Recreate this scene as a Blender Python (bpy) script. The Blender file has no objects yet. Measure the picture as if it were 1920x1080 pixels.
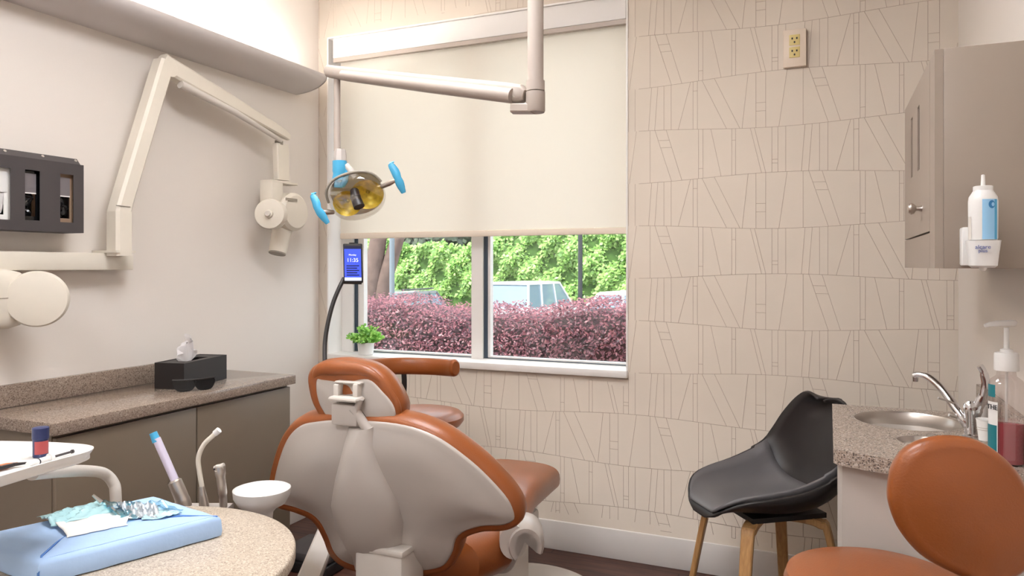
import bpy, bmesh, math, random
from mathutils import Vector, Matrix
random.seed(7)
PI = math.pi
# ------------------------------------------------------------ camera, light, exposure
H = 1.35; FPX = 1375.0; YAW = math.radians(23.3)
sc = bpy.context.scene
COL = sc.collection
cam_d = bpy.data.cameras.new('camera'); cam = bpy.data.objects.new('camera', cam_d); COL.objects.link(cam)
cam.location = (0, 0, H); cam.rotation_euler = (PI/2, 0, YAW)
cam_d.sensor_width = 36; cam_d.lens = FPX/1920*36; cam_d.shift_y = -40/1920
cam_d.clip_start = 0.02; cam_d.clip_end = 300
sc.camera = cam
sc.view_settings.view_transform = 'Standard'; sc.view_settings.look = 'None'
sc.view_settings.gamma = 1; sc.view_settings.exposure = 0.42; sc.view_settings.use_curve_mapping = False
w = bpy.data.worlds.new('sky'); sc.world = w; w.use_nodes = True
w.node_tree.nodes['Background'].inputs[0].default_value = (0.86, 0.93, 1.0, 1)
w.node_tree.nodes['Background'].inputs[1].default_value = 2.3
sd = bpy.data.lights.new('sun', 'SUN'); sd.energy = 4.5; sd.angle = math.radians(8); sd.color = (1, .96, .9)
so = bpy.data.objects.new('sun', sd); COL.objects.link(so); so.rotation_euler = (math.radians(38), 0, math.radians(-25))
CEIL_EMIT = 13.0; COVE_EMIT = 60.0

# ------------------------------------------------------------ geometry of sight lines (real distances are given each time)
SS, CC = math.sin(YAW), math.cos(YAW)
def ray(x, y):
    a = (x-960)/FPX; b = -(y-500)/FPX
    return Vector((a*CC-SS, a*SS+CC, b))
EYE = Vector((0, 0, H))
def D(x, y, d): return EYE + ray(x, y)*d
def atX(x, y, X): r = ray(x, y); return EYE + r*(X/r.x)
def atY(x, y, Y): r = ray(x, y); return EYE + r*(Y/r.y)
def atZ(x, y, Z): r = ray(x, y); return EYE + r*((Z-H)/r.z)
CR = Vector((CC, SS, 0)); CF = Vector((-SS, CC, 0)); UP = Vector((0, 0, 1))

# ------------------------------------------------------------ materials
def lin(c):
    return tuple(((v/255)/12.92 if v/255 <= .04045 else ((v/255+.055)/1.055)**2.4) for v in c)
def mat(name, rgb, rough=.5, metal=0, noise=0, nscale=30, bump=0, bscale=200, emit=0, coat=0, trans=0, alpha=1, spec=.5):
    m = bpy.data.materials.new(name); m.use_nodes = True
    nt = m.node_tree; b = nt.nodes['Principled BSDF']; c = lin(rgb)
    b.inputs['Base Color'].default_value = (*c, 1); b.inputs['Roughness'].default_value = rough
    b.inputs['Metallic'].default_value = metal; b.inputs['Specular IOR Level'].default_value = spec
    b.inputs['Coat Weight'].default_value = coat
    b.inputs['Transmission Weight'].default_value = trans
    if noise:
        n = nt.nodes.new('ShaderNodeTexNoise'); n.inputs['Scale'].default_value = nscale; n.inputs['Detail'].default_value = 5
        g = nt.nodes.new('ShaderNodeNewGeometry'); nt.links.new(g.outputs['Position'], n.inputs['Vector'])
        r = nt.nodes.new('ShaderNodeValToRGB'); r.color_ramp.elements[0].position = .3; r.color_ramp.elements[1].position = .7
        r.color_ramp.elements[0].color = (*[v*(1-noise) for v in c], 1); r.color_ramp.elements[1].color = (*[min(1, v*(1+noise)) for v in c], 1)
        nt.links.new(n.outputs['Fac'], r.inputs['Fac']); nt.links.new(r.outputs['Color'], b.inputs['Base Color'])
    if bump:
        n = nt.nodes.new('ShaderNodeTexNoise'); n.inputs['Scale'].default_value = bscale; n.inputs['Detail'].default_value = 4
        g = nt.nodes.new('ShaderNodeNewGeometry'); nt.links.new(g.outputs['Position'], n.inputs['Vector'])
        bp = nt.nodes.new('ShaderNodeBump'); bp.inputs['Strength'].default_value = bump; bp.inputs['Distance'].default_value = .002
        nt.links.new(n.outputs['Fac'], bp.inputs['Height']); nt.links.new(bp.outputs['Normal'], b.inputs['Normal'])
    if emit:
        b.inputs['Emission Color'].default_value = (*c, 1); b.inputs['Emission Strength'].default_value = emit
    return m
def glass_mat(name, tint=(1, 1, 1), refl=.08, rough=.02):
    m = bpy.data.materials.new(name); m.use_nodes = True; nt = m.node_tree; nt.nodes.clear()
    o = nt.nodes.new('ShaderNodeOutputMaterial'); t = nt.nodes.new('ShaderNodeBsdfTransparent'); g = nt.nodes.new('ShaderNodeBsdfGlossy')
    t.inputs[0].default_value = (*tint, 1); g.inputs['Roughness'].default_value = rough
    x = nt.nodes.new('ShaderNodeMixShader'); x.inputs[0].default_value = refl
    nt.links.new(t.outputs[0], x.inputs[1]); nt.links.new(g.outputs[0], x.inputs[2]); nt.links.new(x.outputs[0], o.inputs[0]); return m
def translucent_mat(name, rgb, amount, rough=.8):
    m = bpy.data.materials.new(name); m.use_nodes = True; nt = m.node_tree; nt.nodes.clear(); c = lin(rgb)
    o = nt.nodes.new('ShaderNodeOutputMaterial'); d = nt.nodes.new('ShaderNodeBsdfDiffuse'); t = nt.nodes.new('ShaderNodeBsdfTranslucent')
    d.inputs[0].default_value = (*c, 1); t.inputs[0].default_value = (*c, 1)
    x = nt.nodes.new('ShaderNodeMixShader'); x.inputs[0].default_value = amount
    nt.links.new(d.outputs[0], x.inputs[1]); nt.links.new(t.outputs[0], x.inputs[2]); nt.links.new(x.outputs[0], o.inputs[0]); return m
def leaf_mat(name, cols, trans=.25):
    m = bpy.data.materials.new(name); m.use_nodes = True; nt = m.node_tree; nt.nodes.clear()
    o = nt.nodes.new('ShaderNodeOutputMaterial'); g = nt.nodes.new('ShaderNodeNewGeometry'); r = nt.nodes.new('ShaderNodeValToRGB')
    r.color_ramp.elements[0].color = (*lin(cols[0]), 1); r.color_ramp.elements[1].color = (*lin(cols[-1]), 1)
    for i, c in enumerate(cols[1:-1]):
        e = r.color_ramp.elements.new((i+1)/(len(cols)-1)); e.color = (*lin(c), 1)
    nt.links.new(g.outputs['Random Per Island'], r.inputs['Fac'])
    d = nt.nodes.new('ShaderNodeBsdfDiffuse'); t = nt.nodes.new('ShaderNodeBsdfTranslucent'); gl = nt.nodes.new('ShaderNodeBsdfGlossy'); gl.inputs['Roughness'].default_value = .45
    nt.links.new(r.outputs['Color'], d.inputs[0]); nt.links.new(r.outputs['Color'], t.inputs[0])
    x = nt.nodes.new('ShaderNodeMixShader'); x.inputs[0].default_value = trans
    y = nt.nodes.new('ShaderNodeMixShader'); y.inputs[0].default_value = .06
    nt.links.new(d.outputs[0], x.inputs[1]); nt.links.new(t.outputs[0], x.inputs[2])
    nt.links.new(x.outputs[0], y.inputs[1]); nt.links.new(gl.outputs[0], y.inputs[2]); nt.links.new(y.outputs[0], o.inputs[0]); return m
def stone_mat(name, base, dark, light, rough=.22, scale=260):
    m = mat(name, base, rough); nt = m.node_tree; b = nt.nodes['Principled BSDF']
    g = nt.nodes.new('ShaderNodeNewGeometry'); v = nt.nodes.new('ShaderNodeTexVoronoi'); v.inputs['Scale'].default_value = scale
    nt.links.new(g.outputs['Position'], v.inputs['Vector'])
    s = nt.nodes.new('ShaderNodeSeparateColor'); nt.links.new(v.outputs['Color'], s.inputs[0])
    r = nt.nodes.new('ShaderNodeValToRGB'); r.color_ramp.interpolation = 'CONSTANT'
    e = r.color_ramp.elements; e[0].color = (*lin(dark), 1); e[1].position = .16; e[1].color = (*lin(base), 1)
    q = e.new(.8); q.color = (*lin(light), 1)
    nt.links.new(s.outputs[0], r.inputs['Fac']); nt.links.new(r.outputs['Color'], b.inputs['Base Color']); return m
def wood_mat(name, a, b_, rough=.45, planks=False):
    m = mat(name, a, rough); nt = m.node_tree; b = nt.nodes['Principled BSDF']
    g = nt.nodes.new('ShaderNodeNewGeometry'); mp = nt.nodes.new('ShaderNodeMapping')
    mp.inputs['Scale'].default_value = (2, 14, 1) if planks else (30, 30, 3)
    nt.links.new(g.outputs['Position'], mp.inputs['Vector'])
    n = nt.nodes.new('ShaderNodeTexNoise'); n.inputs['Scale'].default_value = 3; n.inputs['Detail'].default_value = 8; n.inputs['Distortion'].default_value = .6
    nt.links.new(mp.outputs[0], n.inputs['Vector'])
    r = nt.nodes.new('ShaderNodeValToRGB'); r.color_ramp.elements[0].position = .35; r.color_ramp.elements[1].position = .65
    r.color_ramp.elements[0].color = (*lin(a), 1); r.color_ramp.elements[1].color = (*lin(b_), 1)
    nt.links.new(n.outputs['Fac'], r.inputs['Fac'])
    out = r.outputs['Color']
    if planks:
        bt = nt.nodes.new('ShaderNodeTexBrick'); bt.inputs['Scale'].default_value = 1; bt.inputs['Brick Width'].default_value = 1.2
        bt.inputs['Row Height'].default_value = .13; bt.inputs['Mortar Size'].default_value = .003
        bt.inputs['Color1'].default_value = (.7, .7, .7, 1); bt.inputs['Color2'].default_value = (1, 1, 1, 1); bt.inputs['Mortar'].default_value = (.2, .2, .2, 1)
        nt.links.new(g.outputs['Position'], bt.inputs['Vector'])
        mx = nt.nodes.new('ShaderNodeMix'); mx.data_type = 'RGBA'; mx.blend_type = 'MULTIPLY'; mx.inputs[0].default_value = 1
        nt.links.new(out, mx.inputs[6]); nt.links.new(bt.outputs['Color'], mx.inputs[7]); out = mx.outputs[2]
    nt.links.new(out, b.inputs['Base Color']); return m

M = {}
M['wall'] = mat('painted_wall', (226, 218, 210), .6, bump=.1, bscale=300)
M['paper'] = mat('wallpaper', (212, 200, 186), .55, noise=.025, nscale=3)
M['paper_line'] = mat('wallpaper_line', (176, 158, 144), .6)
M['ceiling'] = mat('ceiling_paint', (236, 233, 228), .8)
M['trim'] = mat('white_trim', (236, 232, 228), .4)
M['vinyl'] = mat('vinyl_frame', (232, 228, 224), .35)
M['gasket'] = mat('gasket', (52, 66, 80), .5)
M['floor'] = wood_mat('floor_planks', (70, 42, 34), (100, 64, 52), .4, True)
M['blind'] = translucent_mat('blind_fabric', (248, 243, 234), .55)
M['hem'] = mat('blind_hem', (234, 220, 203), .7)
M['glass'] = glass_mat('window_glass', (.97, .985, .98), .05)
M['cream'] = mat('cream_enamel', (224, 216, 202), .38, noise=.01)
M['cream_seam'] = mat('seam_grey', (150, 142, 130), .5)
M['taupe'] = mat('taupe_laminate', (117, 104, 88), .42, noise=.02, nscale=8)
M['taupe2'] = mat('taupe_cabinet', (154, 141, 129), .4, noise=.015, nscale=6)
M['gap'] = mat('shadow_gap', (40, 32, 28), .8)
M['stone'] = stone_mat('quartz_worktop', (144, 128, 115), (116, 100, 88), (164, 149, 136), .14, 300)
M['stone2'] = stone_mat('quartz_sink_top', (160, 145, 133), (92, 82, 76), (190, 178, 168), .2, 330)
M['stone3'] = stone_mat('quartz_table', (190, 176, 158), (160, 143, 126), (212, 200, 184), .3, 360)
M['black'] = mat('black_plastic', (32, 28, 28), .45)
M['black_gloss'] = mat('black_gloss', (20, 20, 22), .12)
M['charcoal'] = mat('charcoal_plastic', (66, 61, 62), .5)
M['leather'] = mat('tan_leather', (144, 78, 34), .34, noise=.03, nscale=12, bump=.25, bscale=260, coat=.1)
M['leather_dark'] = mat('tan_leather_piping', (104, 54, 24), .45)
M['shell'] = mat('warm_grey_shell', (188, 180, 173), .32)
M['shell_light'] = mat('light_grey_shell', (210, 203, 195), .32)
M['white'] = mat('white_plastic', (230, 228, 225), .3)
M['paper_white'] = mat('white_paper', (244, 242, 238), .7)
M['tissue'] = translucent_mat('tissue_paper', (246, 242, 242), .35)
M['lampgrey'] = mat('lamp_arm_paint', (178, 166, 156), .38)
M['metal'] = mat('brushed_steel', (196, 190, 184), .3, 1)
M['chrome'] = mat('chrome', (225, 225, 228), .08, 1)
M['yellow'] = mat('dichroic_reflector', (236, 200, 60), .3, .2, noise=.3, nscale=50)
M['clear'] = glass_mat('clear_shield', (.96, .95, .93), .16, .06)
M['blueplastic'] = mat('blue_sleeve', (70, 170, 214), .3, coat=.3)
M['bluedeep'] = mat('blue_dark', (40, 120, 180), .4)
M['wrap'] = mat('blue_sterile_wrap', (172, 202, 240), .65, noise=.03, nscale=20, bump=.2, bscale=120)
M['wrap_fold'] = mat('blue_wrap_fold', (84, 130, 200), .7)
M['film'] = glass_mat('pouch_film', (.62, .86, .92), .22, .15)
M['aqua'] = mat('aqua_film', (176, 220, 226), .25)
M['coveshell'] = mat('cove_plaster', (206, 199, 196), .6)
M['labelgrey'] = mat('grey_label', (118, 112, 114), .5)
M['foil'] = mat('foil_film', (196, 206, 214), .28, .6)
M['wood'] = wood_mat('oak_leg', (176, 132, 82), (198, 154, 102), .45)
M['seatpad'] = mat('grey_seat_pad', (104, 102, 104), .42)
M['chairblack'] = mat('chair_shell_black', (38, 34, 34), .4)
M['leafgreen'] = leaf_mat('pot_leaf', [(90, 160, 50), (150, 212, 90), (190, 236, 130)])
M['ivy'] = leaf_mat('ivy_leaf', [(92, 140, 56), (136, 180, 84), (164, 204, 108), (194, 222, 140)])
M['purple'] = leaf_mat('purple_leaf', [(70, 44, 56), (120, 70, 84), (150, 88, 100), (178, 118, 124)])
M['darkleaf'] = leaf_mat('dark_tree_leaf', [(50, 62, 46), (80, 96, 70), (110, 122, 96)])
M['bark'] = mat('bark', (112, 92, 84), .9, noise=.2, nscale=8)
M['twig'] = mat('hedge_twigs', (60, 44, 46), .9, noise=.3, nscale=20)
M['hedgecore'] = mat('ivy_core', (70, 104, 44), .95, noise=.3, nscale=4)
M['carwhite'] = mat('car_white', (232, 234, 236), .2, coat=.5)
M['cardark'] = mat('car_grey', (90, 92, 94), .25, coat=.5)
M['cardark2'] = mat('car_trim', (40, 44, 48), .4)
M['carglass'] = mat('car_glass', (130, 150, 165), .08, 0, spec=.9)
M['asphalt'] = mat('asphalt', (128, 126, 124), .9, noise=.1, nscale=5)
M['soil'] = mat('bark_mulch', (110, 74, 60), .95, noise=.3, nscale=12)
M['postgrey'] = mat('galvanised_post', (120, 130, 138), .5)
M['liquid'] = mat('red_mouthwash', (160, 74, 84), .15, coat=.3)
M['bottle'] = glass_mat('clear_bottle', (.93, .9, .89), .12, .08)
M['teal'] = mat('teal_label', (24, 112, 122), .4)
M['ink'] = mat('dark_ink', (40, 40, 46), .6)
M['navy'] = mat('navy_plastic', (38, 48, 92), .35)
M['rust'] = mat('red_label', (176, 76, 78), .4)
M['labelblue'] = mat('pale_blue_label', (150, 200, 236), .35)
M['labelmid'] = mat('mid_blue_label', (70, 160, 205), .35)
M['inkblue'] = mat('blue_ink', (70, 90, 160), .5)
M['receptacle'] = mat('ivory_receptacle', (216, 196, 130), .4)
M['plate'] = mat('cover_plate', (226, 210, 192), .45)
M['card'] = mat('brown_card', (150, 124, 102), .7)
M['screen'] = mat('phone_screen', (52, 74, 200), .2, emit=.7)
M['screentext'] = mat('screen_text', (225, 232, 255), .3, emit=.7)
M['screendark'] = mat('screen_dark', (24, 28, 60), .2, emit=.3)
M['fillglow'] = mat('fill_diffuser', (250, 251, 255), .5, emit=CEIL_EMIT)
M['coveglow'] = mat('cove_tube', (255, 252, 249), .5, emit=COVE_EMIT)
M['copper'] = mat('copper_pliers', (190, 110, 72), .35, .4)

# ------------------------------------------------------------ mesh helpers
class MB:
    def __init__(s): s.bm = bmesh.new(); s.mi = 0
    def _f(s, vs):
        try: f = s.bm.faces.new(vs); f.material_index = s.mi; return f
        except ValueError: return None
    def box(s, a, b, bev=0, seg=2, mtx=None):
        a = Vector(a); b = Vector(b); lo = Vector(map(min, a, b)); hi = Vector(map(max, a, b))
        t = bmesh.new(); bmesh.ops.create_cube(t, size=1)
        for v in t.verts: v.co = Vector((lo[i]+(v.co[i]+.5)*(hi[i]-lo[i]) for i in range(3)))
        if bev: bmesh.ops.bevel(t, geom=t.edges[:], offset=bev, segments=seg, profile=.5, affect='EDGES')
        s.merge(t, mtx); return s
    def merge(s, t, mtx=None):
        mp = {}
        for v in t.verts: mp[v] = s.bm.verts.new(mtx @ v.co if mtx else v.co)
        for f in t.faces: s._f([mp[v] for v in f.verts])
        t.free()
    def loft(s, rings, closed=True, cap0=True, cap1=True):
        R = [[s.bm.verts.new(p) for p in r] for r in rings]
        n = len(R[0])
        for i in range(len(R)-1):
            for j in range(n if closed else n-1):
                k = (j+1) % n
                s._f([R[i][j], R[i][k], R[i+1][k], R[i+1][j]])
        for c, r in ((cap0, R[0]), (cap1, R[-1])):
            if c:
                ce = s.bm.verts.new(sum((v.co for v in r), Vector())/n)
                for j in range(n): s._f([r[j], r[(j+1) % n], ce])
        return s
    def tube(s, pts, r, n=14, flat=1.0, up=None):
        pts = [Vector(p) for p in pts]; rs = r if isinstance(r, (list, tuple)) else [r]*len(pts)
        rings = []; prev = None
        for i, p in enumerate(pts):
            t = (pts[min(i+1, len(pts)-1)]-pts[max(i-1, 0)]).normalized()
            if prev is None:
                ref = Vector(up) if up else (UP if abs(t.z) < .9 else Vector((1, 0, 0)))
                u = (ref - t*ref.dot(t)).normalized()
            else: u = (prev - t*prev.dot(t)).normalized()
            prev = u; v = t.cross(u)
            rings.append([p+u*math.cos(2*PI*k/n)*rs[i]+v*math.sin(2*PI*k/n)*rs[i]*flat for k in range(n)])
        return s.loft(rings)
    def sweep(s, pts, w, h, up, taper=None):
        """rectangular section swept along a path; w across, h along 'up'"""
        pts = [Vector(p) for p in pts]; up = Vector(up); rings = []
        for i, p in enumerate(pts):
            t = (pts[min(i+1, len(pts)-1)]-pts[max(i-1, 0)]).normalized()
            v = t.cross(up).normalized(); u = v.cross(t).normalized()
            k = taper[i] if taper else 1
            a, b = w/2*k, h/2*k; c = min(a, b)*.3
            rings.append([p+v*x+u*y for x, y in ((a, b-c), (a-c, b), (-a+c, b), (-a, b-c), (-a, -b+c), (-a+c, -b), (a-c, -b), (a, -b+c))])
        return s.loft(rings)
    def lathe(s, prof, base, axis=(0, 0, 1), n=32, sx=1, sy=1, cap0=True, cap1=True, u=None):
        ax = Vector(axis).normalized(); base = Vector(base)
        if u is None: u = Vector((1, 0, 0)) if abs(ax.x) < .9 else UP
        u = Vector(u); u = (u-ax*u.dot(ax)).normalized(); v = ax.cross(u)
        return s.loft([[base+ax*h+u*math.cos(2*PI*k/n)*r*sx+v*math.sin(2*PI*k/n)*r*sy for k in range(n)] for r, h in prof], True, cap0, cap1)
    def prism(s, out, d):
        """closed outline (3D points) extruded by vector d"""
        d = Vector(d); a = [s.bm.verts.new(Vector(p)) for p in out]; b = [s.bm.verts.new(Vector(p)+d) for p in out]
        n = len(a)
        for j in range(n): s._f([a[j], a[(j+1) % n], b[(j+1) % n], b[j]])
        s._f(a[::-1]); s._f(b); return s
    def holes(s, axis, c0, c1, a0, a1, b0, b1, hs):
        """slab between c0 and c1 on 'axis', spanning a,b, with rectangular holes"""
        A = sorted({a0, a1, *[h[0] for h in hs], *[h[1] for h in hs]}); B = sorted({b0, b1, *[h[2] for h in hs], *[h[3] for h in hs]})
        A = [v for v in A if a0 <= v <= a1]; B = [v for v in B if b0 <= v <= b1]
        def P(a, b, c): return {'x': (c, a, b), 'y': (a, c, b), 'z': (a, b, c)}[axis]
        vs = {}
        def V(i, j, c):
            if (i, j, c) not in vs: vs[i, j, c] = s.bm.verts.new(P(A[i], B[j], c))
            return vs[i, j, c]
        def solid(i, j):
            if i < 0 or j < 0 or i >= len(A)-1 or j >= len(B)-1: return False
            x = (A[i]+A[i+1])/2; y = (B[j]+B[j+1])/2
            return not any(h[0] < x < h[1] and h[2] < y < h[3] for h in hs)
        for i in range(len(A)-1):
            for j in range(len(B)-1):
                if not solid(i, j): continue
                for c in (c0, c1): s._f([V(i, j, c), V(i+1, j, c), V(i+1, j+1, c), V(i, j+1, c)])
                if not solid(i-1, j): s._f([V(i, j, c0), V(i, j+1, c0), V(i, j+1, c1), V(i, j, c1)])
                if not solid(i+1, j): s._f([V(i+1, j, c0), V(i+1, j+1, c0), V(i+1, j+1, c1), V(i+1, j, c1)])
                if not solid(i, j-1): s._f([V(i, j, c0), V(i+1, j, c0), V(i+1, j, c1), V(i, j, c1)])
                if not solid(i, j+1): s._f([V(i, j+1, c0), V(i+1, j+1, c0), V(i+1, j+1, c1), V(i, j+1, c1)])
        return s
    def quad(s, pts):
        s._f([s.bm.verts.new(Vector(p)) for p in pts]); return s

ORG = {}
def obj(name, mb, m, parent=None, label=None, sharp=38, kind=None, recalc=True, org=None):
    me = bpy.data.meshes.new(name); o = bpy.data.objects.new(name, me); COL.objects.link(o)
    bm = mb.bm
    if recalc: bmesh.ops.recalc_face_normals(bm, faces=bm.faces[:])
    if parent is not None: off = ORG[parent.name]; o.parent = parent
    else:
        if org is None:
            xs = [v.co for v in bm.verts]; org = Vector((sum(v.x for v in xs)/len(xs), sum(v.y for v in xs)/len(xs), min(v.z for v in xs)))
        off = Vector(org); o.location = off
    ORG[o.name] = off
    for v in bm.verts: v.co -= off
    lim = math.radians(sharp)
    for e in bm.edges:
        if len(e.link_faces) == 2 and e.calc_face_angle(0) > lim: e.smooth = False
    for f in bm.faces: f.smooth = True
    bm.to_mesh(me); bm.free()
    for x in (m if isinstance(m, (list, tuple)) else [m]): me.materials.append(x)
    if label: o['label'] = label
    if kind: o['kind'] = kind
    return o
def tag(o, label, cat, group=None, kind=None):
    o['label'] = label; o['category'] = cat
    if group: o['group'] = group
    if kind: o['kind'] = kind
    return o
def thing(name, label, cat, loc, group=None):
    o = bpy.data.objects.new(name, None); COL.objects.link(o); o.location = loc; o.empty_display_size = .1
    ORG[o.name] = Vector(loc); return tag(o, label, cat, group)
def struct(name, mb, m, parent=None, **k):
    o = obj(name, mb, m, parent, **k)
    if parent is None: o['kind'] = 'structure'
    return o
def cr(pts, m=8, closed=True):
    """Catmull-Rom resample"""
    pts = [Vector(p) for p in pts]; n = len(pts); out = []
    rng = n if closed else n-1
    for i in range(rng):
        g = (lambda k: pts[k % n]) if closed else (lambda k: pts[max(0, min(n-1, k))])
        p0, p1, p2, p3 = g(i-1), g(i), g(i+1), g(i+2)
        for q in range(m):
            t = q/m
            out.append(.5*((2*p1)+(p2-p0)*t+(2*p0-5*p1+4*p2-p3)*t*t+(3*p1-p0-3*p2+p3)*t**3))
    if not closed: out.append(pts[-1])
    return out
def cushion(mb, out, N, prof, shrink=((.6, 0), (.25, 0)), back=True, bulge=None):
    """pad from a closed 3D outline; prof = [(inset, height along N)], then shrink towards the centre [(scale, extra height)]"""
    N = Vector(N).normalized(); n = len(out); c = sum(out, Vector())/n
    nor = []
    for i in range(n):
        t = (out[(i+1) % n]-out[i-1]).normalized(); q = t.cross(N).normalized()
        if q.dot(out[i]-c) < 0 and False: q = -q
        nor.append(q)
    area = sum((out[i]-c).cross(out[(i+1) % n]-c).dot(N) for i in range(n))
    sg = 1 if area > 0 else -1
    rings = []
    for ins, h in prof: rings.append([out[i]-nor[i]*sg*ins+N*h for i in range(n)])
    def inner(ring, h):
        r = []; cc = sum(ring, Vector())/n
        if h and bulge:
            for k in (.95, .9, .83, .75, .65, .54, .42, .3, .18, .07):
                row = []
                for p in ring:
                    q = cc+(p-cc)*k; dist = min((q-e).length for e in ring); row.append(q+N*bulge[0]*(1-math.exp(-(dist/bulge[1])**1.5)))
                r.append(row)
            return r
        for sc_, eh in shrink: r.append([cc+(p-cc)*sc_+N*eh for p in ring])
        return r
    rings = (inner(rings[0], 0)[::-1] if back is True else []) + rings + inner(rings[-1], 1)
    return mb.loft(rings)
def roundprof(r, t, k=6):
    """rounded edge profile over thickness t with edge radius r"""
    p = []
    for i in range(k+1):
        a = -PI/2+PI*i/k
        p.append((r*(1-math.cos(a)), t/2+t/2*math.sin(a)))
    return p
def text(name, body, size, origin, right, up, m, parent, depth=.0006, align='CENTER'):
    cu = bpy.data.curves.new(name, 'FONT'); cu.body = body; cu.size = size; cu.align_x = align; cu.align_y = 'CENTER'; cu.resolution_u = 3; cu.extrude = depth
    t = bpy.data.objects.new('tmp', cu); COL.objects.link(t)
    dg = bpy.context.evaluated_depsgraph_get(); me = bpy.data.meshes.new_from_object(t.evaluated_get(dg))
    bpy.data.objects.remove(t); bpy.data.curves.remove(cu)
    R = Vector(right).normalized(); U = Vector(up).normalized(); Nn = R.cross(U)
    mb = MB(); mb.bm.from_mesh(me); bpy.data.meshes.remove(me)
    for v in mb.bm.verts: v.co = Vector(origin)+R*v.co.x+U*v.co.y+Nn*v.co.z
    return obj(name, mb, m, parent)
def circ(c, u, v, r, n=32, ry=None):
    c = Vector(c); u = Vector(u); v = Vector(v); ry = ry or r
    return [c+u*math.cos(2*PI*i/n)*r+v*math.sin(2*PI*i/n)*ry for i in range(n)]

# ------------------------------------------------------------ room shell
XL, XR, YB, YF, ZC = -2.594, .467, 3.31, -1.7, 2.9
WX0, WX1, WZ0, WZ1 = -2.533, -.845, .838, 2.612
struct('floor', MB().box((XL-.15, YF-.15, -.1), (XR+.15, YB+.25, 0)), M['floor'])
struct('ceiling', MB().box((XL-.15, YF-.15, ZC), (XR+.15, YB+.25, ZC+.1)), M['ceiling'])
struct('wall_left', MB().box((XL-.15, YF, 0), (XL, YB, ZC)), M['wall'])
struct('wall_right', MB().box((XR, YF, 0), (XR+.15, YB, ZC)), M['wall'])
struct('wall_front', MB().box((XL-.15, YF-.15, 0), (XR+.15, YF, ZC)), M['wall'])
mb = MB().holes('y', YB, YB+.25, XL-.15, XR+.15, 0, ZC, [(WX0, WX1, WZ0, WZ1)])
mb.mi = 1
PER = 1.294
def bnd(k, x): return 2.39-.2163*k+(1 if k % 2 == 0 else -1)*.012*math.cos(2*PI*(x+.83)/PER)
BL = [(-.811, -.811), (-.735, -.749), (-.707, -.721), (-.679, -.679), (-.647, -.647), (-.561, -.615), (-.55, -.55), (-.531, -.531), (-.511, -.406), (-.458, -.35),
      (-.316, -.341), (-.284, -.284), (-.244, -.244), (-.158, -.191), (-.095, -.095), (-.073, .002), (-.022, .048), (.121, .121), (.140, .140), (.174, .218),
      (.263, .263), (.279, .279), (.340, .386), (.357, .403), (.428, .428), (.452, .452)]
TK = [(7, 6, .2), (12, 11, .55), (12, 11, .7), (16, 15, .2), (16, 15, .34), (21, 20, .25), (18, 17, .8), (25, 24, .72), (25, 24, .8)]
LW = .0008; YP = YB-.0004
def inwin(x, z): return WX0-.002 < x < WX1+.002 and WZ0-.002 < z < WZ1+.002
def wline(x0, z0, x1, z1, w=LW):
    n = max(1, int(math.hypot(x1-x0, z1-z0)/.05)); dx, dz = x1-x0, z1-z0; L = math.hypot(dx, dz) or 1
    px, pz = -dz/L*w, dx/L*w
    for i in range(n):
        a, b = i/n, (i+1)/n; ax, az, bx, bz = x0+dx*a, z0+dz*a, x0+dx*b, z0+dz*b
        if any(inwin(x, z) for x, z in ((ax, az), (bx, bz))) or not (XL < min(ax, bx) and max(ax, bx) < XR) or min(az, bz) < .14 or max(az, bz) > ZC-.01: continue
        mb.quad([(ax-px, YP, az-pz), (bx-px, YP, bz-pz), (bx+px, YP, bz+pz), (ax+px, YP, az+pz)])
for k in range(-3, 12):
    x = XL
    while x < XR:
        wline(x, bnd(k, x), min(x+.06, XR), bnd(k, min(x+.06, XR))); x += .06
    sh = PER/2 if k % 2 == 0 else 0
    for q in range(-3, 3):
        o = q*PER+sh
        for a, b in BL: wline(a+o, bnd(k, a+o), b+o, bnd(k+1, b+o))
        for i, j, f in TK:
            (a0, b0), (a1, b1) = BL[i], BL[j]
            xa = a0+(b0-a0)*f+o; xb = a1+(b1-a1)*f+o
            wline(xa, bnd(k, xa)*(1-f)+bnd(k+1, xa)*f, xb, bnd(k, xb)*(1-f)+bnd(k+1, xb)*f)
struct('wall_back', mb, [M['paper'], M['paper_line']], recalc=False)
def bboard(name, a, b): struct(name, MB().box(a, b, .004), M['trim'])
bboard('baseboard_back', (XL+.016, YB-.016, 0), (XR-.016, YB, .137))
bboard('baseboard_left', (XL, 2.64, 0), (XL+.016, YB, .137))
bboard('baseboard_right', (XR-.016, 2.86, 0), (XR, YB, .137))
# window 1
win = bpy.data.objects.new('window_1', None); COL.objects.link(win); win.location = (-1.69, 3.44, WZ0); ORG['window_1'] = Vector(win.location); win['kind'] = 'structure'
YFm = 3.43
obj('window_frame', MB().holes('y', YFm, YFm+.07, WX0, WX1, WZ0+.025, WZ1, [(WX0+.084, -1.708, .874, 2.54), (-1.642, WX1-.035, .874, 2.54)]), M['vinyl'], win)
lin_ = MB().holes('y', YFm+.07, 3.56, WX0, WX1, WZ0+.005, WZ1, [(WX0+.012, WX1-.012, WZ0+.03, WZ1-.012)])
obj('window_jamb', lin_, M['trim'], win)
obj('window_lining', MB().box((WX0, YB-.003, WZ0+.03), (WX0+.008, YFm, WZ1)).box((WX1-.008, YB-.003, WZ0+.03), (WX1, YFm, WZ1)).box((WX0, YB-.003, WZ1-.008), (WX1, YFm, WZ1)), M['trim'], win)
obj('window_sill', MB().box((WX0, YB-.022, WZ0), (WX1, YFm, WZ0+.034), .004), M['trim'], win)
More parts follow.
